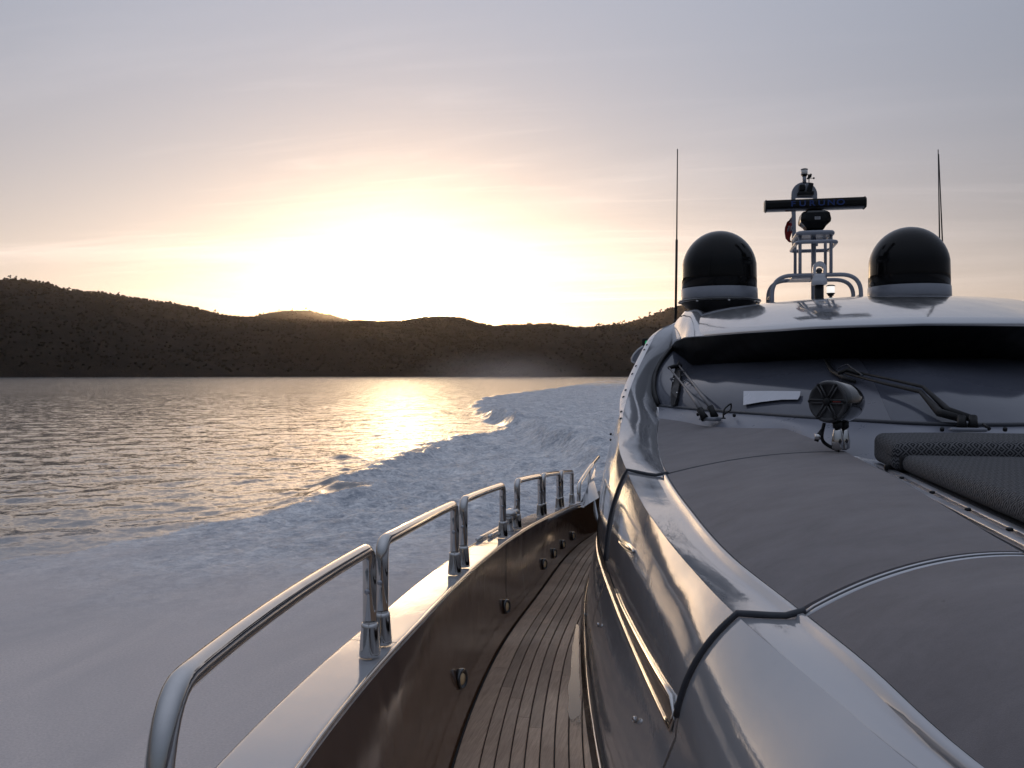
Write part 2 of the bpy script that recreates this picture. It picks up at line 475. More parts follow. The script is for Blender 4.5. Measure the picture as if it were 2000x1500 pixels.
def build_water():
    cols = np.concatenate([np.linspace(-46, -1, 560), np.linspace(0, 40, 60)[1:], np.linspace(40, 314 - 0.8, 150)[1:]])
    th = np.radians(cols)
    rr = np.concatenate([np.geomspace(1.6, 1900, 760), np.geomspace(1950, 14000, 12)])
    R, T = np.meshgrid(rr, th, indexing='ij')
    X = R * np.sin(T); Y = R * np.cos(T); Z = np.zeros_like(X)
    dr = R * 0.0095
    rng = np.random.RandomState(3)
    lost = np.full_like(X, 0.0008); NW = 90
    for i in range(NW):
        lam = 0.7 * (5 / 0.7) ** ((i + rng.rand()) / NW)
        ang = math.radians(-62 + rng.randn() * 42)
        k = 2 * math.pi / lam; sl = 0.0060 * (1.25 if lam < 3 else 0.8)
        fade = sstep(1.5, 3.6, lam / dr)
        Z += sl / k * fade * np.sin(k * (X * math.cos(ang) + Y * math.sin(ang)) + rng.rand() * 6.28)
        lost += 0.5 * sl * sl * (1 - fade * fade)
    gust = fbm(X / 60, Y / 60, 5, 3)
    gs = 0.45 + 1.1 * gust
    Z *= gs
    wr = np.sqrt(np.sqrt(2 * lost) * (0.6 + 0.8 * gust))
    # wake
    fx = np.vectorize(lambda q: EDGE(q)[0]); L = np.clip(Y, -20, 1200)
    ls = np.linspace(-20, 1200, 3000)
    e = np.interp(L, ls, [EDGE(q)[0] for q in ls]); rg = np.interp(L, ls, [RIDGE(q)[0] for q in ls]); wk = np.interp(L, ls, [WAKE(q)[0] for q in ls])
    wob = (fbm(X / 4.5, Y / 7.0, 9, 4) - 0.5) * 6.0 * sstep(8, 50, Y) + (fbm(X / 1.1, Y / 1.6, 19, 3) - 0.5) * 1.6
    side = X - e + wob                       # > 0 : inside the spray trail
    foam = sstep(-0.6, 1.5, side) * (1 - sstep(70, 125, Y))
    soft = fbm(X / 7, Y / 18, 23, 4)
    foam *= 0.62 + 0.55 * soft
    # second system: stern wave and churned wake behind it
    wob2 = (fbm(X / 5, Y / 8, 29, 4) - 0.5) * 3.0
    s2 = X - wk + wob2
    foam2 = sstep(-3.2, -0.6, s2) * sstep(28, 42, Y) * (1.0 - 0.45 * sstep(120, 420, Y) - 0.4 * sstep(450, 1000, Y))
    foam2 *= 0.65 + 0.5 * fbm(X / 6, Y / 30, 31, 4)
    port = sstep(46, 34, X - 0.10 * Y * 0)   # fades away on the far port side
    foam = np.clip(np.maximum(foam, foam2), 0, 1.0) * sstep(-8.0, 0.0, Y) * sstep(60, 20, X)
    # ridge crest of the stern wave
    dd = (X - rg) * 0.95
    rh = (1.0 * sstep(24, 40, Y) * (1 - 0.85 * sstep(50, 120, Y)) * (1 - sstep(150, 320, Y)))
    prof = np.where(dd < 0, np.exp(-(dd / 1.1) ** 2), np.exp(-(dd / 4.5) ** 2))
    lump = 0.8 + 0.4 * fbm(X / 2.2, Y / 3.2, 41, 4)
    Z += rh * prof * lump
    # outer lip of the spray trail, small
    de = side
    Z += 0.28 * np.exp(-((de - 0.6) / 0.9) ** 2) * sstep(20, 30, Y) * (1 - sstep(80, 110, Y)) * lump
    # churn
    churn = (fbm(X / 0.8, Y / 1.1, 51, 5, 0.62) - 0.5) * 0.42 + (fbm(X / 3.5, Y / 5, 61, 3) - 0.5) * 0.40
    calm = sstep(14, 30, Y)
    Z += churn * foam * (0.15 + 0.85 * calm) * (1 - 0.4 * sstep(120, 400, Y))
    # airborne bow spray lies low over the water beside the hull: smooth and matt
    mist = sstep(-6.0, 5.0, X - e + 5.0 * (fbm(X / 6, Y / 6, 77, 3) - 0.5)) * (1 - sstep(11.0, 26.0, Y + 9.0 * (fbm(X / 5, Y / 5, 71, 4) - 0.5) - 0.12 * (X + 8)))
    mist *= sstep(20, 8, X) * sstep(-7.0, 0.0, Y)
    Z *= 1 - 0.93 * np.clip(mist, 0, 1)
    hull_mask = (np.abs(X - 1.6) < 2.6) & (Y > -8) & (Y < 22)
    Z = np.where(hull_mask, np.minimum(Z, 0.1) - 0.1, Z)
    Z = np.where(R > 1900, 0.0, Z)
    V = np.stack([X, Y, Z], -1).reshape(-1, 3)
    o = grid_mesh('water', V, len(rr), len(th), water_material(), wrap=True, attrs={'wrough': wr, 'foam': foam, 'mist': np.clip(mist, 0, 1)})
    tag(o, 'rippled sea glittering cream under the low sun with white wake foam', kind='structure')
    return o

# ------------------------------------------------------------------ hills
def hill_material():
    t = NT('dry_scrub')
    p = t.coords('Object')
    a = t.noise(p, 0.035, 6.0, 0.65); b = t.noise(p, 0.30, 4.0, 0.6)
    c = t.mix(t.range(a, 0.35, 0.7), (0.016, 0.013, 0.011), (0.040, 0.029, 0.021))
    c = t.mix(t.range(b, 0.45, 0.75, 0, 0.6), c, (0.010, 0.010, 0.008))
    t.set(base=c, rough=0.95, spec=0.1, normal=t.bump(b, 1.0, 3.0))
    return t.m

def azim(px):            # photo column -> compass angle from straight aft, + to port
    return math.atan((px - CX) / FPX) - YAW

def hill(name, label, prof, dist, shore, mat, seed, back=900, rough=10.0, n_az=420, n_r=70):
    """a ridge: prof = [(photo column, photo row of the skyline)], dist(az) crest range, shore(az) water's edge"""
    az = np.array([azim(p[0]) for p in prof]); el = np.array([(HY - p[1]) / FPX * math.cos(math.atan((p[0] - CX) / FPX)) for p in prof])
    A = np.linspace(az[0], az[-1], n_az)
    E = np.interp(A, az, el)
    k = np.exp(-np.linspace(-2, 2, 5) ** 2); k /= k.sum()
    E = np.convolve(np.pad(E, 2, mode='edge'), k, 'valid')
    Dc = np.array([dist(a) for a in A]); Ds = np.array([shore(a) for a in A])
    H = EYE + E * Dc
    rows = []
    for j in range(n_r):
        v = j / (n_r - 1)
        vc = 0.72
        if v <= vc:
            s = v / vc; R = Ds + (Dc - Ds) * s
            hz = H * (0.10 * (1 - (1 - s) ** 6) + 0.90 * (1 - (1 - s) ** 1.7) ** 1.12)
            w = math.sin(math.pi * min(1, s)) ** 0.8
        else:
            s = (v - vc) / (1 - vc); R = Dc + back * s
            hz = H * (1 - 1.15 * s ** 1.3); w = s * 2.0
        X = R * np.sin(A); Y = R * np.cos(A)
        gully = (np.abs(fbm(A * 26 + 3 * s, np.full_like(A, s * 1.6), seed, 4) - 0.5) * 2)
        rel = (fbm(X / 90, Y / 90, seed + 3, 5) - 0.5)
        Z = hz + w * (rel * rough * 2.4 - gully * rough * 1.5)
        Z = np.where(v == 0, -3.0, Z)
        if j == 1: Z = np.maximum(Z, 2.0)
        rows.append(np.stack([X, Y, Z], -1))
    G = np.array(rows)
    o = grid_mesh(name, G.reshape(-1, 3), n_r, n_az, mat)
    tag(o, label, kind='structure')
    return G

def crown_proto(seed):
    rng = np.random.RandomState(seed)
    bm = bmesh.new(); bmesh.ops.create_icosphere(bm, subdivisions=1, radius=1.0)
    V = np.array([tuple(v.co) for v in bm.verts]); F = np.array([[v.index for v in f.verts] for f in bm.faces]); bm.free()
    V *= (0.72 + 0.5 * rng.rand(len(V)))[:, None]
    return V, F

def forest(name, label, spots, mat):
    """spots: (x, y, z, radius, height)"""
    protos = [crown_proto(s) for s in range(6)]
    VV, FF = [], []; off = 0
    for i, (x, y, z, r, h) in enumerate(spots):
        V, F = protos[i % 6]
        VV.append(V * np.array((r, r, h * 0.5)) + np.array((x, y, z + h * 0.42))); FF.append(F + off); off += len(V)
    V = np.concatenate(VV); F = np.concatenate(FF)
    m = bpy.data.meshes.new(name)
    m.vertices.add(len(V)); m.vertices.foreach_set('co', V.astype(np.float32).ravel())
    m.loops.add(F.size); m.loops.foreach_set('vertex_index', F.astype(np.int32).ravel())
    m.polygons.add(len(F)); m.polygons.foreach_set('loop_start', (np.arange(len(F)) * 3).astype(np.int32))
    m.update(calc_edges=True); m.materials.append(mat)
    o = bpy.data.objects.new(name, m); COL.objects.link(o)
    return tag(o, label, kind='stuff')

def scatter(G, n, rng, lo=0.03, hi=0.71, r=(1.6, 3.6), h=(3, 6)):
    nr, na, _ = G.shape; out = []
    for _ in range(n):
        j = (lo + (hi - lo) * rng.rand()) * (nr - 1); i = rng.rand() * (na - 2)
        p = G[int(j), int(i)] * (1 - i % 1) + G[int(j), int(i) + 1] * (i % 1)
        q = G[min(int(j) + 1, nr - 1), int(i)] - G[int(j), int(i)]
        p = p + q * (j % 1)
        if p[2] < 1.5: continue
        out.append((*p, r[0] + (r[1] - r[0]) * rng.rand() ** 2, h[0] + (h[1] - h[0]) * rng.rand() ** 2))
    return out

def crest_line(G, n, rng, frac=0.72, r=(0.8, 2.0), h=(2, 4.5)):
    nr, na, _ = G.shape; j0 = int(frac * (nr - 1)); out = []
    for _ in range(n):
        i = rng.rand() * (na - 2); j = j0 + rng.randint(-3, 2)
        p = G[j, int(i)] * (1 - i % 1) + G[j, int(i) + 1] * (i % 1)
        dens = vnoise(np.array([i / 9.0]), np.array([2.0]), 5)[0]
        if rng.rand() > 0.25 + dens: continue
        out.append((*p, r[0] + (r[1] - r[0]) * rng.rand() ** 2, h[0] + (h[1] - h[0]) * rng.rand() ** 2))
    return out

def build_land():
    hm = hill_material()
    t = NT('scrub_foliage'); p = t.coords('Object')
    t.set(base=t.mix(t.range(t.noise(p, 0.05, 3.0), 0.3, 0.7), (0.013, 0.012, 0.009), (0.030, 0.024, 0.017)), rough=0.95, spec=0.1)
    fm = t.m
    rng = np.random.RandomState(12)
    main = [(-9000, 640), (-5000, 610), (-3200, 590), (-2000, 575), (-1200, 565), (-600, 556), (-250, 552), (0, 548), (60, 549), (100, 556), (120, 566),
            (200, 574), (300, 590), (370, 602), (440, 616), (500, 622), (600, 627), (700, 634), (800, 645), (900, 668), (1000, 700), (1060, 727)]
    far = [(380, 660), (440, 640), (480, 622), (520, 612), (560, 607), (600, 607), (640, 615), (680, 626), (720, 640), (760, 660)]
    mid = [(600, 670), (650, 636), (690, 627), (740, 629), (790, 627), (830, 621), (870, 620), (900, 622), (925, 629), (960, 638), (1000, 646), (1060, 660), (1120, 690), (1180, 727)]
    right = [(880, 700), (940, 650), (970, 638), (1010, 634), (1060, 633), (1090, 634), (1140, 642), (1180, 638), (1230, 629), (1280, 613), (1320, 600),
             (1350, 596), (1400, 601), (1480, 614), (1600, 630), (1800, 640), (2000, 645), (2500, 650), (3400, 670), (5200, 695)]
    spots = []
    G = hill('hills', 'dark scrub covered headland sloping down to the right behind the water', main, lambda a: 2050 + 60 * math.sin(a * 9), lambda a: 1500 + 40 * math.sin(a * 14), hm, 5, n_az=760)
    spots += scatter(G, 9000, rng); spots += crest_line(G, 900, rng)
    G2 = hill('hills', 'rounded pale brown knoll on the skyline left of the sun', far, lambda a: 2900, lambda a: 2300, hm, 15, n_az=160, n_r=50)
    spots += crest_line(G2, 220, rng, h=(3, 7), r=(1.0, 2.4)); spots += scatter(G2, 700, rng)
    G3 = hill('hills', 'brown ridge the sun is setting behind', mid, lambda a: 2250 + 50 * math.sin(a * 20), lambda a: 1620, hm, 25, n_az=300)
    spots += scatter(G3, 4500, rng); spots += crest_line(G3, 420, rng, r=(1.6, 3.6), h=(3, 6))
    G4 = hill('hills', 'dark ridge climbing to the right behind the yacht', right, lambda a: 2120 + 60 * math.sin(a * 11), lambda a: 1560 + 30 * math.sin(a * 17), hm, 35, n_az=520)
    spots += scatter(G4, 5500, rng); spots += crest_line(G4, 600, rng, r=(1.1, 2.4), h=(2.5, 5))
    forest('scrub_woodland', 'scrubby woodland covering the far hills', spots, fm)
    # single trees that stand clear of the skyline
    def tree(px, G, h, seed):
        a = azim(px); nr, na, _ = G.shape
        angs = np.arctan2(G[int(0.70 * (nr - 1)), :, 0], G[int(0.70 * (nr - 1)), :, 1])
        i = int(np.argmin(np.abs(angs - a))); p = G[int(0.70 * (nr - 1)), i]
        r = np.random.RandomState(seed)
        t = empty('skyline_tree', 'spindly dark tree standing clear of the far hilltop skyline', 'tree', 'trees along the hilltop skyline', loc=tuple(p))
        tube('trunk', [(0, 0, -2), (0.3, 0, h * 0.4), (0.1, 0.2, h * 0.75)], [0.5, 0.35, 0.2], fm, t, seg=6)
        VV, FF = [], []; off = 0
        for k in range(9):
            V, F = crown_proto(seed * 10 + k); c = np.array((r.randn() * h * 0.16, r.randn() * h * 0.16, h * (0.45 + 0.5 * r.rand())))
            s = h * (0.07 + 0.08 * r.rand()); VV.append(V * np.array((s * 1.3, s * 1.3, s)) + c); FF.append(F + off); off += len(V)
        mk('crown', np.concatenate(VV), [tuple(int(q) for q in f) for f in np.concatenate(FF)], fm, t, smooth=False)
    for k, (px, g, h) in enumerate([(20, G, 9), (33, G, 8), (135, G, 8), (230, G, 9), (332, G, 9), (422, G, 10), (545, G2, 10), (572, G2, 9), (598, G2, 11), (612, G2, 8),
                                    (1168, G4, 11), (1172, G4, 9), (1197, G4, 8), (1212, G4, 8), (1221, G4, 10), (1250, G4, 8), (1268, G4, 10), (1290, G4, 8)]):
        tree(px, g, h, 40 + k)

build_water()
build_land()
# ------------------------------------------------------------------ yacht materials
def m_gel():
    t = NT('silver_gelcoat'); p = t.coords('Object')
    n = t.noise(p, 1.3, 3.0, 0.5)
    st = t.noise(t.coords('Object', scale=(5.0, 0.8, 1.0), rot=(0, 0, 0.25)), 2.0, 3.0, 0.55, 0.5)
    c = t.mix(t.range(n, 0.3, 0.7), (0.425, 0.430, 0.452), (0.455, 0.460, 0.478))
    w = t.bump(t.noise(p, 1.6, 2.0, 0.45), 0.35, 0.012)
    w = t.bump(t.noise(t.coords('Object', scale=(1.0, 0.35, 1.0), rot=(0, 0, 0.5)), 34.0, 4.0, 0.6, 0.4), 0.30, 0.0012, w)
    t.set(base=c, metal=0.32, rough=t.range(st, 0.45, 0.75, 0.07, 0.18), coat=0.6, coat_rough=0.015, normal=w, coat_normal=w)
    return t.m
def m_dark():
    t = NT('dark_bronze_gelcoat'); p = t.coords('Object')
    n = t.noise(t.coords('Object', scale=(1, 1, 0.25)), 7.0, 4.0, 0.6)
    t.set(base=t.mix(t.range(n, 0.3, 0.7), (0.078, 0.036, 0.018), (0.115, 0.058, 0.031)), rough=t.range(n, 0.4, 0.8, 0.07, 0.16),
          ior=1.5, spec=0.5, normal=t.bump(t.noise(p, 3.0, 2.0), 0.2, 0.01))
    return t.m
def m_pad():
    t = NT('grey_soft_deck_covering'); p = t.coords('Object')
    big = t.noise(t.coords('Object', scale=(1.0, 1.25, 1.0), rot=(0, 0, 0.35)), 3.6, 9.0, 0.72, 0.3); fine = t.noise(p, 420.0, 2.0, 0.6)
    spot = t.noise(p, 26.0, 2.0, 0.5, 0.3)
    c = t.mix(t.range(big, 0.3, 0.72), (0.176, 0.160, 0.164), (0.262, 0.241, 0.246))
    c = t.mix(t.range(spot, 0.74, 0.80, 0, 0.5), c, (0.10, 0.09, 0.09))
    c = t.mix(t.range(fine, 0.3, 0.7, 0, 0.35), c, (0.12, 0.11, 0.11))
    t.set(base=c, rough=0.88, spec=0.25, sheen=0.15, normal=t.bump(fine, 0.35, 0.002))
    return t.m
def m_plain(name, base, rough, metal=0.0, coat=0.0, coat_rough=0.03, var=0.08, scale=6.0, bump=0.0, bscale=40.0, **kw):
    t = NT(name); p = t.coords('Object'); n = t.noise(p, scale, 4.0, 0.6)
    d = tuple(max(0, c * (1 - var)) for c in base); u = tuple(min(1, c * (1 + var)) for c in base)
    t.set(base=t.mix(t.range(n, 0.3, 0.7), d, u), rough=t.range(n, 0.3, 0.7, rough * 0.85, min(1, rough * 1.15)), metal=metal, coat=coat, coat_rough=coat_rough, **kw)
    if bump: t.set(normal=t.bump(t.noise(p, bscale, 3.0), bump, 0.004))
    return t.m
def m_teak(i):
    t = NT('weathered_teak'); rnd = t.node('ShaderNodeObjectInfo').outputs['Random']
    g = t.noise(t.coords('Object', scale=(60.0, 2.2, 20.0), loc=(i * 3.1, 0, 0)), 2.2, 6.0, 0.7, 0.8)
    blot = t.noise(t.coords('Object', loc=(i * 1.7, 0, 0)), 3.5, 5.0, 0.65)
    c = t.mix(t.range(g, 0.25, 0.75), (0.265, 0.168, 0.106), (0.66, 0.465, 0.325))
    c = t.mix(t.range(blot, 0.35, 0.75, 0, 0.6), c, (0.30, 0.205, 0.148))
    hs = t.node('ShaderNodeHueSaturation'); t.l.new(c, hs.inputs['Color']); t.put(hs.inputs['Value'], t.range(rnd, 0, 1, 0.72, 1.22))
    wet = t.range(t.noise(t.coords('Object'), 1.3, 4.0, 0.6), 0.45, 0.65, 0.62, 0.40)
    t.set(base=hs.outputs[0], rough=wet, spec=0.4, normal=t.bump(g, 0.35, 0.002))
    return t.m
def m_weave():
    t = NT('charcoal_woven_fabric'); uv = t.node('ShaderNodeTexCoord').outputs['UV']
    mp = t.node('ShaderNodeMapping'); t.l.new(uv, mp.inputs[0])
    sp = t.node('ShaderNodeSeparateXYZ'); t.l.new(mp.outputs[0], sp.inputs[0])
    # nested diamonds: distance |fx|+|fy| in 45 mm cells, ringed
    fx = t.math('ABSOLUTE', t.math('SUBTRACT', t.math('FRACT', t.math('MULTIPLY', sp.outputs[0], 14.0)), 0.5))
    fy = t.math('ABSOLUTE', t.math('SUBTRACT', t.math('FRACT', t.math('MULTIPLY', sp.outputs[1], 14.0)), 0.5))
    d = t.math('ADD', fx, fy)
    ring = t.math('FRACT', t.math('MULTIPLY', d, 4.0))
    m = t.range(t.math('ABSOLUTE', t.math('SUBTRACT', ring, 0.5)), 0.18, 0.30)
    th = t.noise(mp.outputs[0], 300.0, 2.0)
    c = t.mix(m, (0.016, 0.017, 0.020), (0.155, 0.155, 0.16))
    c = t.mix(t.range(th, 0.3, 0.7, 0, 0.4), c, (0.04, 0.04, 0.046))
    t.set(base=c, rough=0.85, spec=0.25, normal=t.bump(t.math('ADD', m, th), 0.5, 0.002))
    return t.m
def m_glass():
    # tinted glass with a pale blackout screen fitted close behind it
    t = NT('screened_windscreen_glass'); p = t.coords('Object')
    s = t.noise(t.coords('Object', scale=(1.0, 1.0, 2.0)), 1.6, 5.0, 0.6)
    t.set(base=t.mix(t.range(s, 0.3, 0.7), (0.072, 0.078, 0.102), (0.098, 0.105, 0.130)), rough=0.10, ior=1.45, spec=0.30)
    return t.m

GEL, DARK, PAD, WEAVE, GLASS = m_gel(), m_dark(), m_pad(), m_weave(), m_glass()
TEAK = [m_teak(i) for i in range(4)]
CHROME = m_plain('polished_stainless', (0.57, 0.56, 0.55), 0.07, metal=1.0, var=0.05, scale=14)
BLACKG = m_plain('black_gloss', (0.006, 0.006, 0.007), 0.18, coat=1.0, coat_rough=0.04)
BLACKM = m_plain('black_satin', (0.008, 0.008, 0.009), 0.5, bump=0.2, spec=0.3)
RUBBER = m_plain('dark_rubber', (0.038, 0.042, 0.052), 0.45)
CAULK = m_plain('black_caulk', (0.012, 0.011, 0.010), 0.7)
PAINT = m_plain('grey_mast_paint', (0.30, 0.32, 0.37), 0.35, coat=0.4)
WHITE = m_plain('off_white_trim', (0.60, 0.61, 0.64), 0.30, coat=0.7, coat_rough=0.05)
LENS = m_plain('frosted_lens', (0.75, 0.72, 0.68), 0.25, coat=0.5)
ALU = m_plain('satin_aluminium', (0.45, 0.46, 0.50), 0.33, metal=0.9)

# ------------------------------------------------------------------ curves of the yacht (a, h) by l
CC = 1.6                                          # centreline
DK0, DKS = -1.39, -0.06                           # deck plane h = DK0 + DKS*l
def tabl(pts, extra=()):                          # [(px,py,l)] -> Tab(l -> a, h)
    rows = [(l, atl(px, py, l).x, atl(px, py, l).z) for px, py, l in pts]
    return Tab(rows + list(extra))
CREASE = tabl([(1790, 1500, 1.68), (1600, 1340, 2.10), (1440, 1203, 2.6), (1350, 1110, 3.2), (1300, 1050, 3.7), (1250, 975, 4.5), (1225, 920, 5.3), (1210, 880, 5.9),
               (1212, 832, 6.8), (1225, 775, 7.7), (1243, 727, 8.4), (1266, 680, 9.0), (1283, 650, 9.4), (1319, 630, 10.0)],
              [(-1.0, 2.0, EYE - 0.80), (0.4, 1.0, EYE - 0.74), (11.5, -0.02, EYE + 0.66), (14.0, -0.08, EYE + 0.64), (18.0, -0.1, EYE + 0.55)])
PADE = tabl([(1910, 1500, 1.67), (1700, 1310, 2.12), (1572, 1206, 2.6), (1450, 1110, 3.15), (1350, 1000, 4.2), (1303, 930, 5.3), (1290, 900, 5.9), (1283, 850, 7.0), (1287, 820, 7.6)],
            [(-1.0, 2.1, EYE - 0.74), (0.4, 1.12, EYE - 0.71)])
CHR = tabl([(1317, 1437, 2.62), (1245, 1284, 3.6), (1200, 1176, 4.7), (1168, 1080, 6.2)],
           [(-1.0, 1.0, EYE - 0.90), (0.8, 0.36, EYE - 0.98), (9.0, -0.82, EYE - 1.44), (12.0, -0.93, EYE - 1.62), (18, -1.0, EYE - 2.0)])
def deckpt(px, py):
    return atplane(px, py, DK0, DKS)
BASE = Tab([(deckpt(x, y).y, deckpt(x, y).x) for x, y in ((1173, 1500), (1157, 1405), (1144, 1260), (1146, 1165))]
           + [(-1.0, 0.55), (0.8, 0.13), (2.4, -0.14), (9.0, -0.905), (12.0, -0.96), (18, -1.0)])
BULW = Tab([(deckpt(x, y).y, deckpt(x, y).x) for x, y in ((880, 1500), (965, 1284), (1052, 1158), (1124, 1068))]
           + [(-1.0, 0.1), (1.0, -0.45), (2.2, -0.71), (12.0, -1.14), (18, -1.15)])
CAPA = Tab([(-1.0, -0.05), (0.4, -0.52), (1.2, -0.755), (2.0, -0.90), (2.6, -0.975), (3.4, -1.047), (4.2, -1.115), (5.4, -1.187), (6.7, -1.225), (8.5, -1.235), (12.0, -1.23), (18, -1.22)])
_capI = [(587, 1500), (701, 1353), (752, 1287), (809, 1233), (878, 1158), (950, 1089), (1014, 1040), (1060, 1016), (1100, 996), (1134, 983)]
def _capfit():
    rows = []
    for px, py in _capI:
        r = ray(px, py); l = 5.0
        for _ in range(60):
            a = CAPA(l)[0]; t = a / r[0]; l = 0.5 * l + 0.5 * r[1] * t
        rows.append((l, r[2] * (CAPA(l)[0] / r[0]) + EYE))
    return rows
_cr = _capfit()
_pf = np.polyfit([q[0] for q in _cr], [q[1] for q in _cr], 3)
_cr = [(l, float(np.polyval(_pf, l))) for l in np.arange(1.9, 10.5, 0.6)]
CAPH = Tab(_cr + [(-1.0, EYE - 0.80), (0.5, EYE - 0.87)] + [(18.0, EYE - 2.05)])
def cap(l, off=0.0, up=0.0):
    """point on the bulwark cap, off metres outboard of its inner edge"""
    return Vector((CAPA(l)[0] - off, l, CAPH(l)[0] + up))
def V3(l, t): return Vector((t[0], l, t[1]))

yacht = empty('motor_yacht', 'silver motor yacht seen aft from its foredeck, side deck and windscreen', 'yacht', loc=(CC, 9.0, 0.0))
YINV = Matrix.Translation((-CC, -9.0, 0.0))
def ypart(o):                                     # keep world-space mesh, parent to the yacht
    o.parent = yacht; o.matrix_parent_inverse = YINV; return o
def mirror(o, name):
    """port-side twin of a yacht part"""
    m = o.data.copy(); n = len(m.vertices)
    co = np.empty(n * 3, np.float32); m.vertices.foreach_get('co', co); co = co.reshape(-1, 3)
    co[:, 0] = 2 * CC - co[:, 0]; m.vertices.foreach_set('co', co.ravel()); m.flip_normals(); m.update()
    q = bpy.data.objects.new(name, m); COL.objects.link(q)
    for md in o.modifiers:
        k = q.modifiers.new(md.name, md.type)
        if md.type == 'SOLIDIFY': k.thickness = md.thickness; k.offset = md.offset
        if md.type == 'EDGE_SPLIT': k.split_angle = md.split_angle
    return ypart(q)
S1, S2 = 2.6, 5.3                                 # stations of the two panel joints

# ---- house side: crease down to chrome line down to deck
def side_profile(l, n1=14, n2=8):
    k = V3(l, CREASE(l)); c = V3(l, CHR(l)); b = Vector((BASE(l)[0], l, EYE + DK0 + DKS * l - 0.02))
    ctl = Vector((k.x * 0.52 + c.x * 0.48 - 0.075 - 0.02 * max(0, l - 6), l, k.z * 0.60 + c.z * 0.40))
    out = []
    for i in range(n1 + 1):
        t = i / n1; out.append(k * (1 - t) ** 2 + ctl * 2 * t * (1 - t) + c * t * t)
    for i in range(1, n2 + 1):
        t = i / n2; out.append(c * (1 - t) + b * t + Vector((-0.015 * math.sin(math.pi * t), 0, 0)))
    return out
def stations(a, b, step=0.1):
    n = max(2, int((b - a) / step) + 1); return np.linspace(a, b, n)
for a, b in ((-1.0, S1 - 0.012), (S1 + 0.012, S2 - 0.012), (S2 + 0.012, 18.0)):
    o = ypart(loft('side_panel', [side_profile(l) for l in stations(a, b)], GEL))
    mirror(o, 'side_panel')
# joint gaskets down the side are built with the top joint below

# ---- gutter between crease and pad, with upstanding lip
def gutter_profile(l):
    k = V3(l, CREASE(l)); p = V3(l, PADE(l)); w = p - k
    dip = -0.010 if l > S1 else -0.004
    pts = [k, k + w * 0.06 + Vector((0, 0, -0.002)), k + w * 0.25 + Vector((0, 0, dip * 0.5)), k + w * 0.5 + Vector((0, 0, dip)), k + w * 0.72 + Vector((0, 0, dip))]
    lipw = 0.030
    e = w.normalized()
    pts += [p - e * lipw + Vector((0, 0, dip * 0.6)), p - e * lipw * 0.8 + Vector((0, 0, 0.012)), p - e * lipw * 0.3 + Vector((0, 0, 0.016)), p + Vector((0, 0, 0.012)), p + Vector((0, 0, -0.01))]
    return pts
for a, b in ((-1.0, S1 - 0.012), (S1 + 0.012, S2 - 0.012)):
    o = ypart(loft('gutter_moulding', [gutter_profile(l) for l in stations(a, b, 0.07)], GEL, flip=True))
    mirror(o, 'gutter_moulding')

# ---- coachroof pads
INB = 0.905                                       # inboard edge of the pads
def camber(l, w):                                 # w 0 at the pad edge .. 1 inboard
    a0, h0 = PADE(l); rise = 0.19 if l <= 4 else 0.19 - 0.04 * min(1, (l - 4) / 1.3)
    return Vector((a0 + (INB - a0) * w, l, h0 + rise * (1 - (1 - w) ** 2)))
def pad_rows(l0, l1, lift, inset=0.0):
    rows = []
    for l in stations(l0, l1, 0.08):
        a0 = PADE(l)[0]; d = max(0.02, INB - a0)
        ws = np.linspace(inset / d, 1 - inset / d, 15)
        rows.append([camber(l, w) + Vector((0, 0, lift)) for w in ws])
    return rows
for a, b in ((0.75, S1 - 0.012), (S1 + 0.012, S2 - 0.012)):
    o = ypart(loft('coachroof_top', pad_rows(a, b, -0.004), GEL, flip=True)); mirror(o, 'coachroof_top')
PADL = []
for a, b in ((0.75, S1 - 0.035), (S1 + 0.035, S2 - 0.028)):
    o = ypart(loft('deck_pad', pad_rows(a, b, 0.005, 0.002), PAD, flip=True, thick=0.010)); PADL.append(o); mirror(o, 'deck_pad')
PADL[0]['label'] = 'nearest grey soft covered coachroof panel'
PADL[1]['label'] = 'middle grey soft covered coachroof panel'
# foredeck ahead of the pads (behind the lens)
ypart(mk('foredeck', [(2.0, -1.2, EYE - 0.74), (0.95, 0.74, EYE - 0.725), (INB, 0.74, EYE - 0.54), (2 * CC - INB, 0.74, EYE - 0.54), (2.25, 0.74, EYE - 0.725), (1.3, -1.2, EYE - 0.74)], [(0, 1, 2, 3, 4, 5)], GEL))

# bow ahead of the lens, seen only in reflections
bow = [(-0.30, -0.95), (-0.05, -2.2), (0.45, -3.8), (1.05, -5.4), (1.6, -6.6), (2.15, -5.4), (2.75, -3.8), (3.25, -2.2), (3.5, -0.95)]
ypart(mk('bow_deck', [(x, y, EYE - 0.90) for x, y in bow], [tuple(range(len(bow)))[::-1]], PAD))
ypart(loft('bow_hull', [[(x, y, EYE - 0.90) for x, y in bow], [(CC + (x - CC) * 1.04, y * 1.01, EYE - 1.2) for x, y in bow], [(CC + (x - CC) * 0.55, y * 0.9, 0.3) for x, y in bow]], GEL))
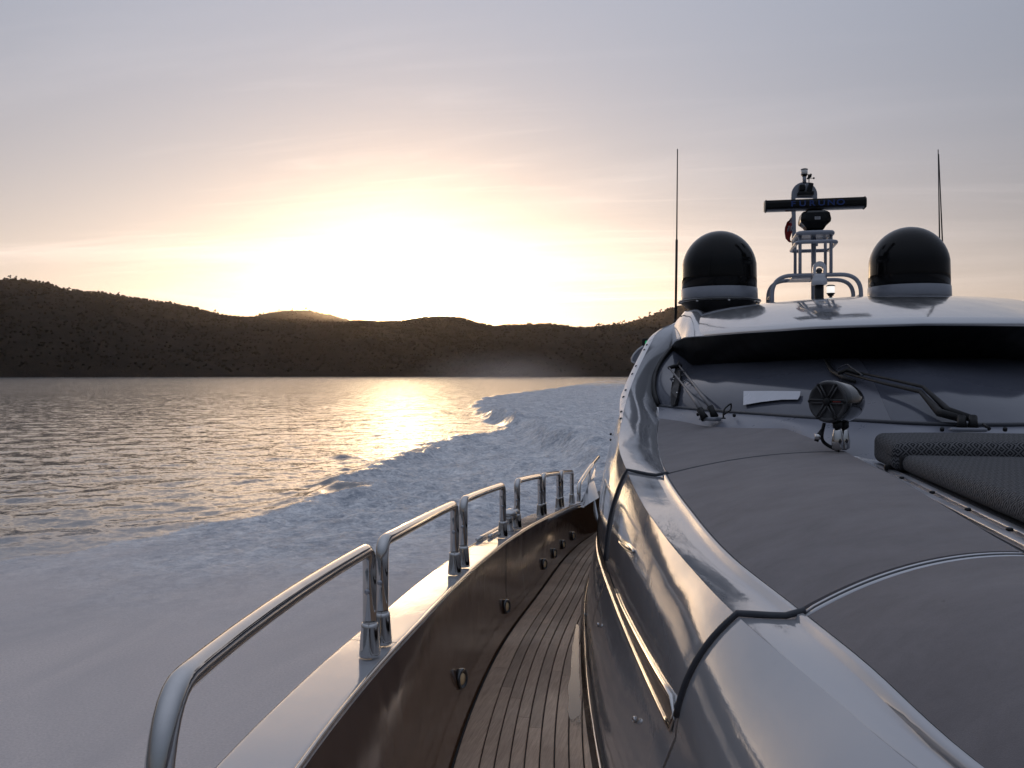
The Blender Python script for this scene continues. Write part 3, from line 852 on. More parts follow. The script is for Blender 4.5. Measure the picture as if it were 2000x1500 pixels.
# ---- third pad, curving up to the windscreen
def coons(bot, top, left, right):
    nu, nv = len(bot), len(left); rows = []
    bot, top, left, right = (np.array([tuple(p) for p in c]) for c in (bot, top, left, right))
    for j in range(nv):
        v = j / (nv - 1); row = []
        for i in range(nu):
            u = i / (nu - 1)
            p = (1 - v) * bot[i] + v * top[i] + (1 - u) * left[j] + u * right[j] - ((1 - u) * (1 - v) * bot[0] + u * (1 - v) * bot[-1] + (1 - u) * v * top[0] + u * v * top[-1])
            row.append(Vector(p))
        rows.append(row)
    return rows
aft_border = [atl(1287, 820, 7.6), atl(1330, 826, 7.35), atl(1380, 836, 6.9), atl(1455, 840, 6.45), atl(1536, 841, 6.1)]
inb_end = camber(S2, 1.0)
p3 = coons([camber(S2, w) for w in np.linspace(0, 1, 21)], cr(aft_border, 21),
           [V3(l, PADE(l)) for l in np.linspace(S2, 7.6, 25)], cr([inb_end, atl(1590, 862, 5.68), aft_border[-1]], 25))
def inset_rows(rows, d, lift):
    R = np.array([[tuple(p) for p in r] for r in rows]); nv, nu, _ = R.shape
    c = R.copy()
    us = np.linspace(d, 1 - d, nu); vs = np.linspace(d * 0.6, 1 - d * 0.6, nv)
    out = []
    for v in vs:
        row = []
        for u in us:
            x, y = u * (nu - 1), v * (nv - 1); i, j = min(int(x), nu - 2), min(int(y), nv - 2); fx, fy = x - i, y - j
            p = (R[j, i] * (1 - fx) + R[j, i + 1] * fx) * (1 - fy) + (R[j + 1, i] * (1 - fx) + R[j + 1, i + 1] * fx) * fy
            row.append(Vector(p) + Vector((0, 0, lift)))
        out.append(row)
    return out
o = ypart(loft('coachroof_top', inset_rows(p3, 0.0, -0.004), GEL, flip=True)); mirror(o, 'coachroof_top')
o = ypart(loft('deck_pad', inset_rows(p3, 0.006, 0.006), PAD, flip=True, thick=0.010)); o['label'] = 'far grey soft covered coachroof panel running up to the windscreen'
mirror(o, 'deck_pad')

# ---- panel joints: dark gasket with pale lips
def joint(l, r, lip):
    top = [camber(l, w) + Vector((0, 0, 0.006)) for w in np.linspace(1.0, 0, 22)]
    g = [gutter_profile(l)[i] + Vector((0, 0, 0.008)) for i in (8, 4, 3, 2, 0)]
    sd = [p + Vector((-0.006, 0, 0.002)) for p in side_profile(l)[1:13]]
    path = cr(top + [g[0]], 26).tolist() + [tuple(q) for q in g[1:]] + [tuple(q) for q in sd]
    ypart(tube('panel_joint', path, r, RUBBER, seg=10))
    for s in (-1, 1):
        q = [Vector(p) + Vector((0, s * (r + lip * 0.75), -0.002)) for p in path[:25]]
        ypart(tube('joint_lip', q, lip, WHITE, seg=8))
joint(S1, 0.010, 0.011); joint(S2, 0.010, 0.006)

# ---- side window strip with chrome trim
def on_side(l, t, out=0.0):
    """t 0 at the crease .. 1 at the chrome line"""
    pr = side_profile(l, 40, 2); i = min(39, int(t * 40)); f = t * 40 - i
    p = pr[i] * (1 - f) + pr[i + 1] * f
    return p + Vector((-out * 0.95, 0, out * 0.3))
rows = []
for l in stations(2.66, 9.5, 0.1):
    hh = 0.80 + 0.17 * min(1.0, max(0.0, (l - 2.66) / 1.6)) ** 0.7 * 0.5
    rows.append([on_side(l, t, 0.004) for t in np.linspace(min(hh, 0.985), 0.995, 5)])
ypart(loft('side_window', rows, BLACKG))
ypart(tube('chrome_trim', [on_side(2.63, 0.84, 0.006)] + [on_side(l, 0.998, 0.006) for l in stations(2.66, 9.5, 0.12)], 0.0060, CHROME, seg=10))
ypart(tube('chrome_trim', [on_side(2.62, 0.90, 0.006)] + [on_side(l, 0.80 + 0.085 * min(1.0, (l - 2.62) / 1.6) ** 0.7 - 0.012, 0.006) for l in stations(2.7, 4.6, 0.12)], [0.003] + [0.010 - 0.007 * i / 16 for i in range(len(stations(2.7, 4.6, 0.12)))], CHROME, seg=10))
# stainless strip where the house meets the deck
ypart(loft('deck_edge_strip', [[Vector((BASE(l)[0] - 0.004, l, EYE + DK0 + DKS * l + 0.03)), Vector((BASE(l)[0] - 0.016, l, EYE + DK0 + DKS * l + 0.028)),
                                Vector((BASE(l)[0] - 0.018, l, EYE + DK0 + DKS * l + 0.006)), Vector((BASE(l)[0] - 0.034, l, EYE + DK0 + DKS * l + 0.004)), Vector((BASE(l)[0] - 0.036, l, EYE + DK0 + DKS * l - 0.01))] for l in stations(-0.5, 12, 0.12)], CHROME))
# door handle set flush in the side, small lights and scuppers
def disc_on(name, p, nrm, r, mat, mat2=None, name2='lens', asp=1.0, depth=0.012):
    q = Vector((0, 0, 1)).rotation_difference(Vector(nrm).normalized())
    up = Vector((0, 0, 1))
    prof = [(0.0, 0.0), (r, 0.0), (r, depth * 0.7), (r * 0.9, depth), (r * 0.74, depth), (r * 0.70, depth * 0.4), (0.0, depth * 0.4)]
    o = lathe(name, [(max(a, 1e-4), z) for a, z in prof], mat, seg=28)
    n = len(o.data.vertices)
    for v in o.data.vertices: v.co = q @ Vector((v.co.x * asp, v.co.y, v.co.z)) + Vector(p)
    c = None
    if mat2 is not None:
        c = lathe(name2, [(1e-4, depth * 0.5), (r * 0.66, depth * 0.5), (r * 0.5, depth * 0.85), (1e-4, depth * 0.95)], mat2, seg=24)
        for v in c.data.vertices: v.co = q @ Vector((v.co.x * asp, v.co.y, v.co.z)) + Vector(p)
    return o, c
# long oval hatch vent on the side at about l = 4.4
hp = [on_side(4.45, 0.43, 0.004), on_side(4.75, 0.52, 0.004), on_side(4.60, 0.475, 0.008)]
def oval_on_side(l0, l1, t0, t1, w, mat, name, r):
    pts = []
    for k in range(28):
        an = 2 * math.pi * k / 28
        u = 0.5 + 0.5 * math.cos(an); l = l0 + (l1 - l0) * u; t = t0 + (t1 - t0) * u + w * math.sin(an)
        pts.append(on_side(l, t, 0.006))
    return ypart(tube(name, pts, r, mat, closed=True, seg=8))
oval_on_side(4.10, 4.62, 0.36, 0.47, 0.022, CHROME, 'flush_handle', 0.006)
ypart(tube('flush_handle', [on_side(l, 0.36 + 0.11 * (l - 4.10) / 0.52, 0.004) for l in np.linspace(4.16, 4.56, 8)], [0.004, 0.010, 0.012, 0.012, 0.012, 0.012, 0.010, 0.004], BLACKG, seg=8))
for px, py, l in ((1152, 1202, 6.2), (1252, 1393, 3.15), (1184, 1222, 4.9)):
    p = atl(px, py, l); b = side_profile(l); 
    j = min(range(len(b)), key=lambda i: abs(b[i].z - p.z)); p = b[j] + Vector((-0.004, 0, 0))
    o, c = disc_on('step_light', p, (-1, -0.2, 0.1), 0.012, CHROME, LENS); ypart(o); c.parent = o

# ---- windscreen
WB = Tab([(0.0, 5.45), (0.10, 5.455), (0.42, 5.70), (0.77, 6.15), (1.02, 6.55), (1.36, 7.15), (1.85, 8.2)])
WH = EYE - 0.296
def wbase(d): return Vector((CC - d, WB(d)[0], WH))
glass_left = [atl(1286, 793, 8.2), atl(1278, 772, 8.35), atl(1277, 748, 8.55), atl(1289, 710, 9.0), atl(1312, 680, 9.35)]
wt = [atl(1312, 680, 9.35), atl(1352, 714, 8.95), atl(1420, 709, 8.35), atl(1500, 705, 7.85), atl(1600, 700, 7.33), atl(1700, 699, 7.03), Vector((CC, 6.85, EYE + 0.118))]
bot = [glass_left[0]] + [wbase(d) for d in (1.7, 1.36, 1.02, 0.77, 0.42, 0.2, 0.0)]
NG = 40
PORT = 1.28                                       # the port half reaches farther out of frame
def pm(p): return Vector((CC + (CC - p[0]) * PORT, p[1], p[2]))
top_c = np.concatenate([cr(wt[:2], 6), cr(wt[1:], NG - 5)[1:]]); bot_c = cr(bot, NG)
lf = cr(glass_left, 14)
rt = [Vector(tuple(bot_c[-1])) * (1 - t) + Vector(tuple(top_c[-1])) * t + Vector((0, -0.03, 0.03)) * math.sin(math.pi * t) for t in np.linspace(0, 1, 14)]
gl = coons(bot_c, top_c, lf, rt)
for j, row in enumerate(gl):
    for i, p in enumerate(row): p.z += 0.02 * math.sin(math.pi * j / 13) * min(1, i / 8)
full = [row + [pm(p) for p in row[-2::-1]] for row in gl]
ypart(loft('windscreen', full, GLASS, flip=True))
def both(pts): return [Vector(p) for p in pts] + [pm(p) for p in list(pts)[-2::-1]]
ypart(tube('windscreen_seal', both([Vector(tuple(p)) + Vector((0, -0.01, 0.004)) for p in bot_c]), 0.014, RUBBER, seg=10))
ypart(tube('windscreen_seal', [Vector(tuple(p)) + Vector((0.004, -0.034, 0.008)) for p in lf], 0.023, BLACKM, seg=10))
# centre mullions seen as dark bands
mj = NG - 9
mr = [gl[j][mj] + Vector((0, -0.003, 0.004)) for j in range(14)]; mr2 = [gl[j][mj + 3] + Vector((0, -0.003, 0.004)) for j in range(14)]
ypart(loft('windscreen_mullion', [mr, mr2], m_plain('mullion_grey', (0.095, 0.10, 0.125), 0.3), flip=True))
# pale patch set just above the glass
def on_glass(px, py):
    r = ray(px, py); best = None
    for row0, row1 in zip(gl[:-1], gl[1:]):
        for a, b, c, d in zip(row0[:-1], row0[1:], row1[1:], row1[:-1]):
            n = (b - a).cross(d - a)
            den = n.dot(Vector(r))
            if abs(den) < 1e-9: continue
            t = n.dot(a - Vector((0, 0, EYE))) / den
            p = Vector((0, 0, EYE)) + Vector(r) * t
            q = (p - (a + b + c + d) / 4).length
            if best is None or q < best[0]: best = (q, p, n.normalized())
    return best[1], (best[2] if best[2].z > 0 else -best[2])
patch_pts = []
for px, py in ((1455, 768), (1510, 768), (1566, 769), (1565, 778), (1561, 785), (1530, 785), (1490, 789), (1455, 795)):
    p, n = on_glass(px, py); patch_pts.append(p + n * 0.022)
ypart(mk('windscreen_patch', patch_pts, [tuple(range(len(patch_pts)))], m_plain('pale_patch', (0.42, 0.44, 0.50), 0.25, coat=0.6)))

# ---- fairing below the windscreen
fb = aft_border[:] + [atl(1590, 862, 5.68), inb_end, Vector((1.05, 5.12, EYE - 0.475)), Vector((1.3, 5.06, EYE - 0.475)), Vector((CC, 5.05, EYE - 0.475))]
fbc = cr(fb, NG)
rows = []
for t in np.linspace(0, 1, 8):
    rows.append([Vector(tuple(b)) * (1 - t) + Vector(tuple(f)) * t + Vector((0, 0, 0.016)) * math.sin(math.pi * t) for b, f in zip(bot_c, fbc)])
rows = [r + [pm(p) for p in r[-2::-1]] for r in rows]
FAIR = m_plain('grey_fairing_paint', (0.20, 0.21, 0.25), 0.30, spec=0.3, var=0.05)
ypart(loft('windscreen_fairing', rows, FAIR))
# ---- well floor beneath the sunpad and tracks
ypart(mk('sunpad_well', [(INB, -1.0, EYE - 0.52), (2 * CC - INB, -1.0, EYE - 0.52), (2 * CC - INB, 5.12, EYE - 0.478), (INB, 5.30, EYE - 0.476)], [(0, 1, 2, 3)], GEL))
for a in (INB + 0.012, INB + 0.075):
    ypart(box('cushion_track', (a + 0.02, 2.45, EYE - 0.482), (0.034, 5.0, 0.018), ALU, bevel=0.004))
for l in (4.25, 3.75, 3.3, 2.9, 2.55):
    ypart(lathe('track_stud', [(0.011, 0), (0.011, 0.008), (0.006, 0.011)], BLACKM, seg=12, loc=(INB + 0.062, l, EYE - 0.478)))
ypart(box('track_clip', (INB + 0.09, 4.62, EYE - 0.465), (0.05, 0.03, 0.03), BLACKM, bevel=0.006))

# ---- roof
EV = [atl(1312, 678, 9.35), atl(1318, 668, 9.15), atl(1334, 662, 8.95), atl(1380, 657, 8.35), atl(1440, 652, 7.75), atl(1520, 647, 7.15), atl(1600, 642, 6.75), atl(1700, 639, 6.5), Vector((CC, 6.40, EYE + 0.333))]
evc = cr(EV, NG)
def roof_h(d, l, s_=0.0):
    """roof surface height above the eye"""
    crown = 0.79 - 0.030 * d * d + 0.028 * s_ - 0.25 * max(0.0, d - 1.1) ** 2
    u = min(1.0, max(0.0, (l - 9.0) / 3.0)); return crown + 0.05 * u
rows_top = []
for k, t in enumerate(np.linspace(0, 1, 16)):
    row = []
    for p in evc:
        p = Vector(tuple(p)); d = abs(p.x - CC)
        lc = max(10.2, p.y + 0.9); l = p.y + (lc - p.y) * t
        h1 = roof_h(d, lc, -d); s = math.sin(t * math.pi / 2) ** 0.92
        z = p.z + 0.022 + (EYE + h1 - p.z - 0.022) * s
        row.append(Vector((p.x - 0.02 * t * (d / 1.6), l, z)))
    rows_top.append(row)
lipr = [[Vector(tuple(p)) for p in evc], [Vector(tuple(p)) + Vector((0, -0.012, 0.012)) for p in evc]]
rr = lipr + rows_top
tail = [[Vector((p.x, l, p.z + 0.05 * min(1, (l - 10.2) / 2) - 0.04 * max(0, l - 13))) for p in rows_top[-1]] for l in (11.2, 12.2, 13.2, 15.0, 18.0)]
NR = len(rr) + len(tail)
rr = [r + [pm(p) + Vector((0, 0, 0.056 * (CC - p.x) * min(1.0, k / 14.0))) for p in r[-2::-1]] for k, r in enumerate(rr + tail)]
ypart(loft('hardtop_roof', rr, GEL, flip=True))
# dark band under the eave: underside of the visor back to the glass
vis_in = [Vector(tuple(p)) for p in np.concatenate([cr(wt[:2], 9), cr(wt[1:], NG - 8)[1:]])]
vis_in = [p + Vector((0, 0.015, -0.012)) for p in vis_in]
rows = []
for t in np.linspace(0, 1, 7):
    rows.append([Vector(tuple(e)) * (1 - t) + v * t + Vector((0, -0.03, -0.02)) * math.sin(math.pi * t) for e, v in zip(evc, vis_in)])
rows = [r + [pm(p) for p in r[-2::-1]] for r in rows]
ypart(loft('visor_underside', rows, m_plain('visor_black', (0.004, 0.004, 0.0045), 0.5, spec=0.15)))
# raised haunch at the starboard roof corner
hn = [[atl(1312, 674, 9.36), atl(1318, 632, 9.75), atl(1334, 612, 10.05), atl(1336, 609, 11.0), atl(1338, 611, 13.0)],
      [atl(1334, 660, 8.85), atl(1336, 632, 9.25), atl(1340, 612, 9.8), atl(1346, 608, 11.0), atl(1350, 610, 13.0)],
      [atl(1356, 657, 8.45), atl(1364, 632, 8.95), atl(1368, 612, 9.6), atl(1374, 609, 11.0), atl(1380, 610, 13.0)],
      [atl(1382, 655, 8.35), atl(1382, 638, 8.95), atl(1384, 624, 9.7), atl(1394, 622, 11.0), atl(1402, 622, 13.0)]]
hr = [cr(h, 22) for h in hn]
o = ypart(loft('roof_haunch', [cr([h[j] for h in hr], 13) for j in range(22)], GEL, flip=True)); mirror(o, 'roof_haunch')

# ---- windscreen pillar: from the gutter up to the roof corner
def pil_outer(l): return V3(l, CREASE(l))
inner = [V3(S2 + 0.012, PADE(S2 + 0.012)), V3(5.9, PADE(5.9)), V3(7.0, PADE(7.0)), atl(1287, 820, 7.6), atl(1283, 795, 8.15), atl(1275, 772, 8.34), atl(1273.5, 748, 8.54), atl(1286, 709, 8.98), atl(1309, 678, 9.36), atl(1316, 640, 9.7), atl(1322, 628, 9.95)]
outer = [pil_outer(l) for l in (S2 + 0.012, 5.9, 6.7, 7.25, 7.75, 8.0, 8.25, 8.75, 9.3, 9.75, 10.0)]
NI = 60
ic, oc = cr(inner, NI), cr(outer, NI)
rows = []
for q, p in zip(ic, oc):
    q, p = Vector(tuple(q)), Vector(tuple(p)); w = q - p; L = w.length; j = len(rows) / (NI - 1)
    n = Vector((-0.25, -0.75, 0.62)).normalized(); flat = max(0.0, 1 - j / 0.28)
    row = []
    for t in np.linspace(0, 1, 13):
        b = 0.055 * L * math.sin(math.pi * t) * (1 - flat * 1.6)
        row.append(p + w * t + n * b)
    rows.append(row)
o = ypart(loft('windscreen_pillar', rows, GEL, flip=True)); mirror(o, 'windscreen_pillar')
# pillar chamfer strip, sunlight put into its off-white colour, with its screw heads
rows = []
for l in stations(6.9, 10.0, 0.1):
    k = V3(l, CREASE(l)); s = min(1, (l - 6.9) / 0.9) * 0.075 * (1 - 0.4 * max(0, (l - 9.2)))
    rows.append([k + Vector((0.004, -0.012, 0.004)), k + Vector((-s * 0.45, -s * 0.12 - 0.012, -s * 0.2)), k + Vector((-s * 0.95, -s * 0.05 - 0.01, -s * 0.55))])
ypart(loft('pillar_chamfer', rows, WHITE, flip=True))
for l in (7.05, 7.28, 7.75, 7.95, 8.4, 8.6, 9.0, 9.12):
    k = V3(l, CREASE(l)); s = min(1, (l - 6.9) / 0.9) * 0.075
    ypart(lathe('screw_head', [(0.011, -0.004), (0.011, 0.004), (0.006, 0.006)], BLACKM, seg=12, loc=k + Vector((-s * 0.5, -s * 0.12 - 0.014, -s * 0.24)), axis=(-0.5, -0.7, 0.5)))
for px, py in ((1187, 848), (1187, 859)):
    pr = None
    ypart(lathe('screw_head', [(0.011, -0.006), (0.011, 0.006), (0.006, 0.008)], BLACKM, seg=12, loc=atl(px + 6, py, 7.9), axis=(-0.85, -0.5, 0.2)))

# ---- side deck of planks
DZ = lambda l: EYE + DK0 + DKS * l
ypart(loft('side_deck', [[Vector((BULW(l)[0] - 0.05, l, DZ(l) - 0.014)), Vector((BASE(l)[0] + 0.12, l, DZ(l) - 0.014))] for l in stations(-0.9, 18, 0.3)], CAULK))
PW, GAP = 0.0565, 0.0055
rngp = random.Random(5)
deck_root = [x for x in yacht.children if x.name.startswith('side_deck')][0]
for i in range(15):
    w0 = (0.0 if i == 0 else 0.105 + (i - 1) * (PW + GAP)) + 0.012
    w1 = w0 + (0.105 - GAP if i == 0 else PW)
    l = -0.6 + rngp.random() * 1.2
    while l < 12.5:
        l2 = l + rngp.uniform(1.5, 2.6)
        st = stations(l, l2 - 0.003, 0.16); V = []; F = []
        vis = False
        for q in st:
            a0 = BULW(q)[0] + w0; a1 = BULW(q)[0] + w1; z = DZ(q); e = 0.0022
            lim = BASE(q)[0] + 0.10
            if a0 < lim: vis = True
            V += [(a0, q, z - 0.012), (a0, q, z - e), (a0 + e, q, z), (a1 - e, q, z), (a1, q, z - e), (a1, q, z - 0.012)]
        for k in range(len(st) - 1):
            for m in range(5):
                a = k * 6 + m; F.append((a, a + 1, a + 7, a + 6)[::-1])
        n = len(st); F.append((0, 1, 2, 3, 4, 5)); F.append(tuple((n - 1) * 6 + k for k in range(6))[::-1])
        if vis:
            o = mk('plank', V, F, TEAK[rngp.randrange(4)], deck_root, smooth=False)
            o.matrix_parent_inverse = Matrix.Identity(4)
        l = l2
# water lying along the house foot
t = NT('standing_water'); t.set(base=(0.05, 0.036, 0.028), rough=0.03, ior=1.33, spec=0.6)
_n = t.noise(t.coords('Object', scale=(3.0, 0.8, 1.0)), 5.0, 4.0, 0.6, 0.6); _e = t.node('ShaderNodeAttribute', attribute_name='edge').outputs['Fac']
_m = t.range(t.math('ADD', t.math('MULTIPLY', _n, 0.9), _e), 0.72, 0.80)
_tr = t.node('ShaderNodeBsdfTransparent'); _mx = t.node('ShaderNodeMixShader'); t.put(_mx.inputs[0], _m)
t.l.new(_tr.outputs[0], _mx.inputs[1]); t.l.new(t.b.outputs[0], _mx.inputs[2]); t.l.new(_mx.outputs[0], t.out.inputs['Surface'])
Vp, Ep = [], []
LP = stations(3.9, 6.6, 0.06)
for l in LP:
    u = (l - 3.9) / 2.7; wd = 0.09 * (1 - u) ** 0.8 + 0.01
    for k in range(9):
        x = k / 8; Vp.append((BASE(l)[0] - 0.036 - wd * x, l, DZ(l) + 0.0025)); Ep.append(0.55 * min(1, 4 * x, 4 * (1 - x)) * min(1, 8 * u, 3 * (1 - u)))
Fp = [(i * 9 + k, i * 9 + k + 1, (i + 1) * 9 + k + 1, (i + 1) * 9 + k) for i in range(len(LP) - 1) for k in range(8)]
o = ypart(mk('puddle', Vp, Fp, t.m)); at_ = o.data.attributes.new('edge', 'FLOAT', 'POINT'); at_.data.foreach_set('value', Ep)

# ---- bulwark: inner face, cap, hull side
def bul_profile(l):
    c = cap(l, 0.0, -0.012); b = Vector((BULW(l)[0], l, DZ(l) - 0.004)); out = []
    for t in np.linspace(0, 1, 9):
        out.append(c * (1 - t) + b * t + Vector((-0.022 * math.sin(math.pi * t), 0, 0)))
    return out
for a, b in ((-0.9, 6.55), (6.556, 11.9)):
    ypart(loft('bulwark_panel', [bul_profile(l) for l in stations(a, b, 0.1)], DARK, flip=True))
ypart(loft('bulwark_end', [[cap(11.9), Vector((-0.95, 11.9, CAPH(11.9)[0]))], [Vector((BULW(11.9)[0], 11.9, DZ(11.9))), Vector((-0.95, 11.9, DZ(11.9)))]], DARK))
CAPW = 0.21
def cap_profile(l):
    return [cap(l, 0.004, -0.05), cap(l, 0.0, -0.012), cap(l, 0.008, 0.0), cap(l, 0.016, 0.0025), cap(l, 0.022, 0.003), cap(l, 0.034, 0.0033), cap(l, CAPW * 0.5, 0.004), cap(l, CAPW - 0.03, 0.0033), cap(l, CAPW - 0.018, 0.003), cap(l, CAPW - 0.011, 0.002), cap(l, CAPW - 0.003, -0.004), cap(l, CAPW, -0.02), cap(l, CAPW - 0.012, -0.09)]
CJ = cap(3.02).y
for a, b in ((-0.9, CJ - 0.003), (CJ + 0.003, 5.15), (5.156, 8.1), (8.106, 11.9)):
    ypart(loft('bulwark_cap', [cap_profile(l) for l in stations(a, b, 0.1)], GEL, flip=True))
ypart(tube('cap_edge_trim', [cap(l, 0.004, 0.004) for l in stations(-0.9, 11.9, 0.1)], 0.0075, CHROME, seg=8))
ypart(loft('hull_side', [[cap(l, CAPW - 0.012, -0.09), cap(l, CAPW + 0.02, -0.35), Vector((CAPA(l)[0] - 0.05, l, 1.2)), Vector((CAPA(l)[0] + 0.35, l, -0.4))] for l in stations(-0.9, 18, 0.3)], GEL, flip=True))
# butt strap on the inner face
ypart(loft('bulwark_joint', [[p + Vector((0.003, 0, 0)) for p in bul_profile(5.82)[:6]], [p + Vector((0.003, 0, 0)) for p in bul_profile(5.835)[:6]]], CAULK))

def face_pt(px, py):
    best = None; r = Vector(ray(px, py))
    for l in np.arange(1.5, 12, 0.02):
        pr = bul_profile(l)
        for t in range(len(pr) - 1):
            p = (pr[t] + pr[t + 1]) / 2; d = p - Vector((0, 0, EYE))
            k = d.dot(r) / r.length_squared; e = (d - r * k).length / max(k, 0.1)
            if best is None or e < best[0]: best = (e, p, l)
    return best[1], best[2]
WARM = m_plain('warm_lamp_lens', (0.80, 0.55, 0.28), 0.25, coat=0.6)
for px, py in ((897, 1325), (985, 1184), (1058, 1100), (1078, 1079), (1096, 1062), (1117, 1047)):
    p, l = face_pt(px, py)
    o, c = disc_on('courtesy_light', p + Vector((0.002, 0, 0)), (1, -0.22, 0.08), 0.049, BLACKG, WARM, depth=0.026)
    ypart(o); c.parent = o
# wing of the aft bulwark rising behind the last rail
wing = [ata(1131, 986, -1.25), ata(1140, 968, -1.25), ata(1152, 940, -1.24), ata(1165, 906, -1.2)]
wing_lo = [ata(1140, 992, -1.20), ata(1150, 984, -1.18), ata(1160, 978, -1.12), ata(1170, 972, -1.05)]
A, B = cr(wing, 16), cr(wing_lo, 16)
ypart(loft('bulwark_wing', [A, (A * 0.5 + B * 0.5) + np.array((-0.05, 0, 0.0)), B], GEL, flip=True))
ypart(tube('wing_handrail', fillet([ata(1130, 980, -1.27), ata(1131, 946, -1.27), ata(1150, 916, -1.26), ata(1169, 893, -1.24)], [0.08, 0.3]), 0.024, CHROME))
ypart(tube('wing_stanchion', [ata(1151, 918, -1.26), ata(1151, 952, -1.24)], 0.022, CHROME))
# ------------------------------------------------------------------ gear carried by the yacht
def place(o, root):
    """parent a world-space mesh to a root empty that sits elsewhere"""
    o.parent = root; o.matrix_parent_inverse = Matrix.Translation(-Vector(root.location)); return o
def sub(o, parent):
    o.parent = parent; o.matrix_parent_inverse = Matrix.Identity(4); return o

# ---- satellite domes
DOME = m_plain('black_dome_paint', (0.005, 0.005, 0.0055), 0.14, var=0.15, spec=0.22)
BAND = m_plain('grey_band', (0.20, 0.212, 0.245), 0.35, coat=0.4)
def dome(px, l, R, label, zb):
    c = atl(px, 600, l); c.z = EYE + zb
    t = empty('satellite_dome', label, 'satellite dome', 'satellite domes on the hardtop', loc=c)
    prof = [(R * 1.0, 0.15), (R * 1.0, 0.30), (R * 0.995, 0.40)]
    for k in range(1, 13):
        an = math.pi / 2 * k / 12; prof.append((max(1e-4, R * math.cos(an)), 0.40 + R * 1.06 * math.sin(an)))
    lathe('shell', prof, DOME, t, seg=64)
    lathe('band', [(R * 1.028, 0.0), (R * 1.03, 0.012), (R * 1.018, 0.145), (R * 0.99, 0.155)], BAND, t, seg=64)
    lathe('flange', [(R * 0.6, -0.03), (R * 1.10, -0.03), (R * 1.115, -0.015), (R * 1.10, -0.001), (R * 0.9, 0.001)], BLACKG, t, seg=64)
    lathe('pedestal', [(R * 0.70, -0.40), (R * 0.72, -0.17), (R * 1.02, -0.04), (R * 1.03, -0.03)], BLACKM, t, seg=48)
    for k in range(8):
        an = k * math.pi / 4 + 0.2
        box('bolt', (R * 1.08 * math.cos(an), R * 1.08 * math.sin(an), -0.036), (0.03, 0.03, 0.02), CHROME, t, bevel=0.004)
    return t
dome(1404.5, 11.7, 0.478, 'black satellite dome on the starboard side of the hardtop, left of the mast', 0.965)
dome(1775, 11.7, 0.474, 'black satellite dome on the port side of the hardtop, right of the mast', 0.945)

# ---- whip antennas
def whip(pts, rs, label):
    t = empty('whip_antenna', label, 'antenna', 'whip antennas on the hardtop', loc=pts[0])
    q = [Vector(p) - Vector(pts[0]) for p in pts]
    tube('sleeve', [q[0], q[1]], [rs[0], rs[0]], BLACKM, t, seg=8)
    tube('whip', [q[1], q[2]], [rs[1], rs[2]], BLACKM, t, seg=8)
    lathe('foot', [(0.03, -0.12), (0.03, -0.02), (0.018, 0.03)], BLACKM, t, seg=12)
whip([atl(1319.5, 628, 10.5), atl(1321.7, 468, 10.5), atl(1323.2, 291, 10.5)], (0.0145, 0.0085, 0.006), 'single tall whip antenna beside the left satellite dome')
whip([atl(1836.5, 600, 12.8), atl(1835.3, 480, 12.8), atl(1832.3, 292, 12.8)], (0.012, 0.010, 0.006), 'taller upright whip antenna behind the right satellite dome')
whip([atl(1844, 600, 13.1), atl(1841, 480, 13.1), atl(1833.5, 301, 13.1)], (0.012, 0.010, 0.006), 'leaning whip antenna rightmost behind the right satellite dome')

# ---- radar mast
LF, LR = 11.2, 11.78
mast = empty('radar_mast', 'grey tubular radar mast standing between the two black domes', 'mast', loc=(CC, 11.5, EYE + 0.8))
TR = 0.0255
def mt(name, pts, r=TR, mat=PAINT, **kw): return place(tube(name, pts, r, mat, **kw), mast)
for l, x0, x1, yt in ((LF, 1508, 1681.5, 539), (LR, 1500, 1666.5, 549)):
    a, b, c, d = atl(x0, 618, l), atl(x0, yt, l), atl(x1, yt, l), atl(x1, 612, l)
    c.z = b.z; c2 = c
    mt('hoop', fillet([a, b, c2, d], 0.24, 9))
for xf, xr in ((1508, 1500), (1681.5, 1666.5)):
    mt('side_bar', [atl(xf, 577, LF), atl(xr, 584, LR)], 0.018)
ctr = (atl(1568, 540, LF) + atl(1560, 549, LR)) / 2
place(box('deck_plate', ctr + Vector((0.0, 0, 0.0)), (0.27, 0.55, 0.03), PAINT, bevel=0.006), mast)
posts = [((1562.5, 540, LF), (1562.5, 455, LF), 0.020), ((1623, 540, LF), (1623, 455, LF), 0.020), ((1553, 549, LR), (1553, 470, LR), 0.020), ((1612, 549, LR), (1612, 470, LR), 0.020),
         ((1589, 610, 11.45), (1589, 452, 11.45), 0.030)]
for a, b, r in posts: mt('post', [atl(*a), atl(*b)], r)
def rring(z_y, lf, xl, xr, lr, xl2, xr2, r, name):
    P = [atl(xl, z_y, lf), atl(xr, z_y, lf), atl(xr2, z_y, lr), atl(xl2, z_y, lr)]
    for p in P: p.z = P[0].z
    n = 4; pts = []
    for i in range(4):
        A, B, C = P[i - 1], P[i], P[(i + 1) % 4]
        for k in range(7):
            t = k / 6; rr_ = 0.10
            pa = B + (A - B).normalized() * rr_; pc = B + (C - B).normalized() * rr_
            pts.append(pa * (1 - t)**2 + B * 2 * t * (1 - t) + pc * t * t)
    return mt(name, pts, r, closed=True, seg=12)
rring(473, 11.05, 1557, 1635, 11.86, 1544, 1619, 0.0235, 'lower_ring')
rring(455, 11.10, 1559, 1628, 11.75, 1549, 1614, 0.0275, 'upper_ring')
pt = (atl(1593, 453, 11.1) + atl(1582, 468, 11.7)) / 2
place(box('scanner_shelf', Vector((pt.x, 11.4, atl(1593, 452, 11.1).z)), (0.40, 0.55, 0.035), PAINT, bevel=0.012), mast)
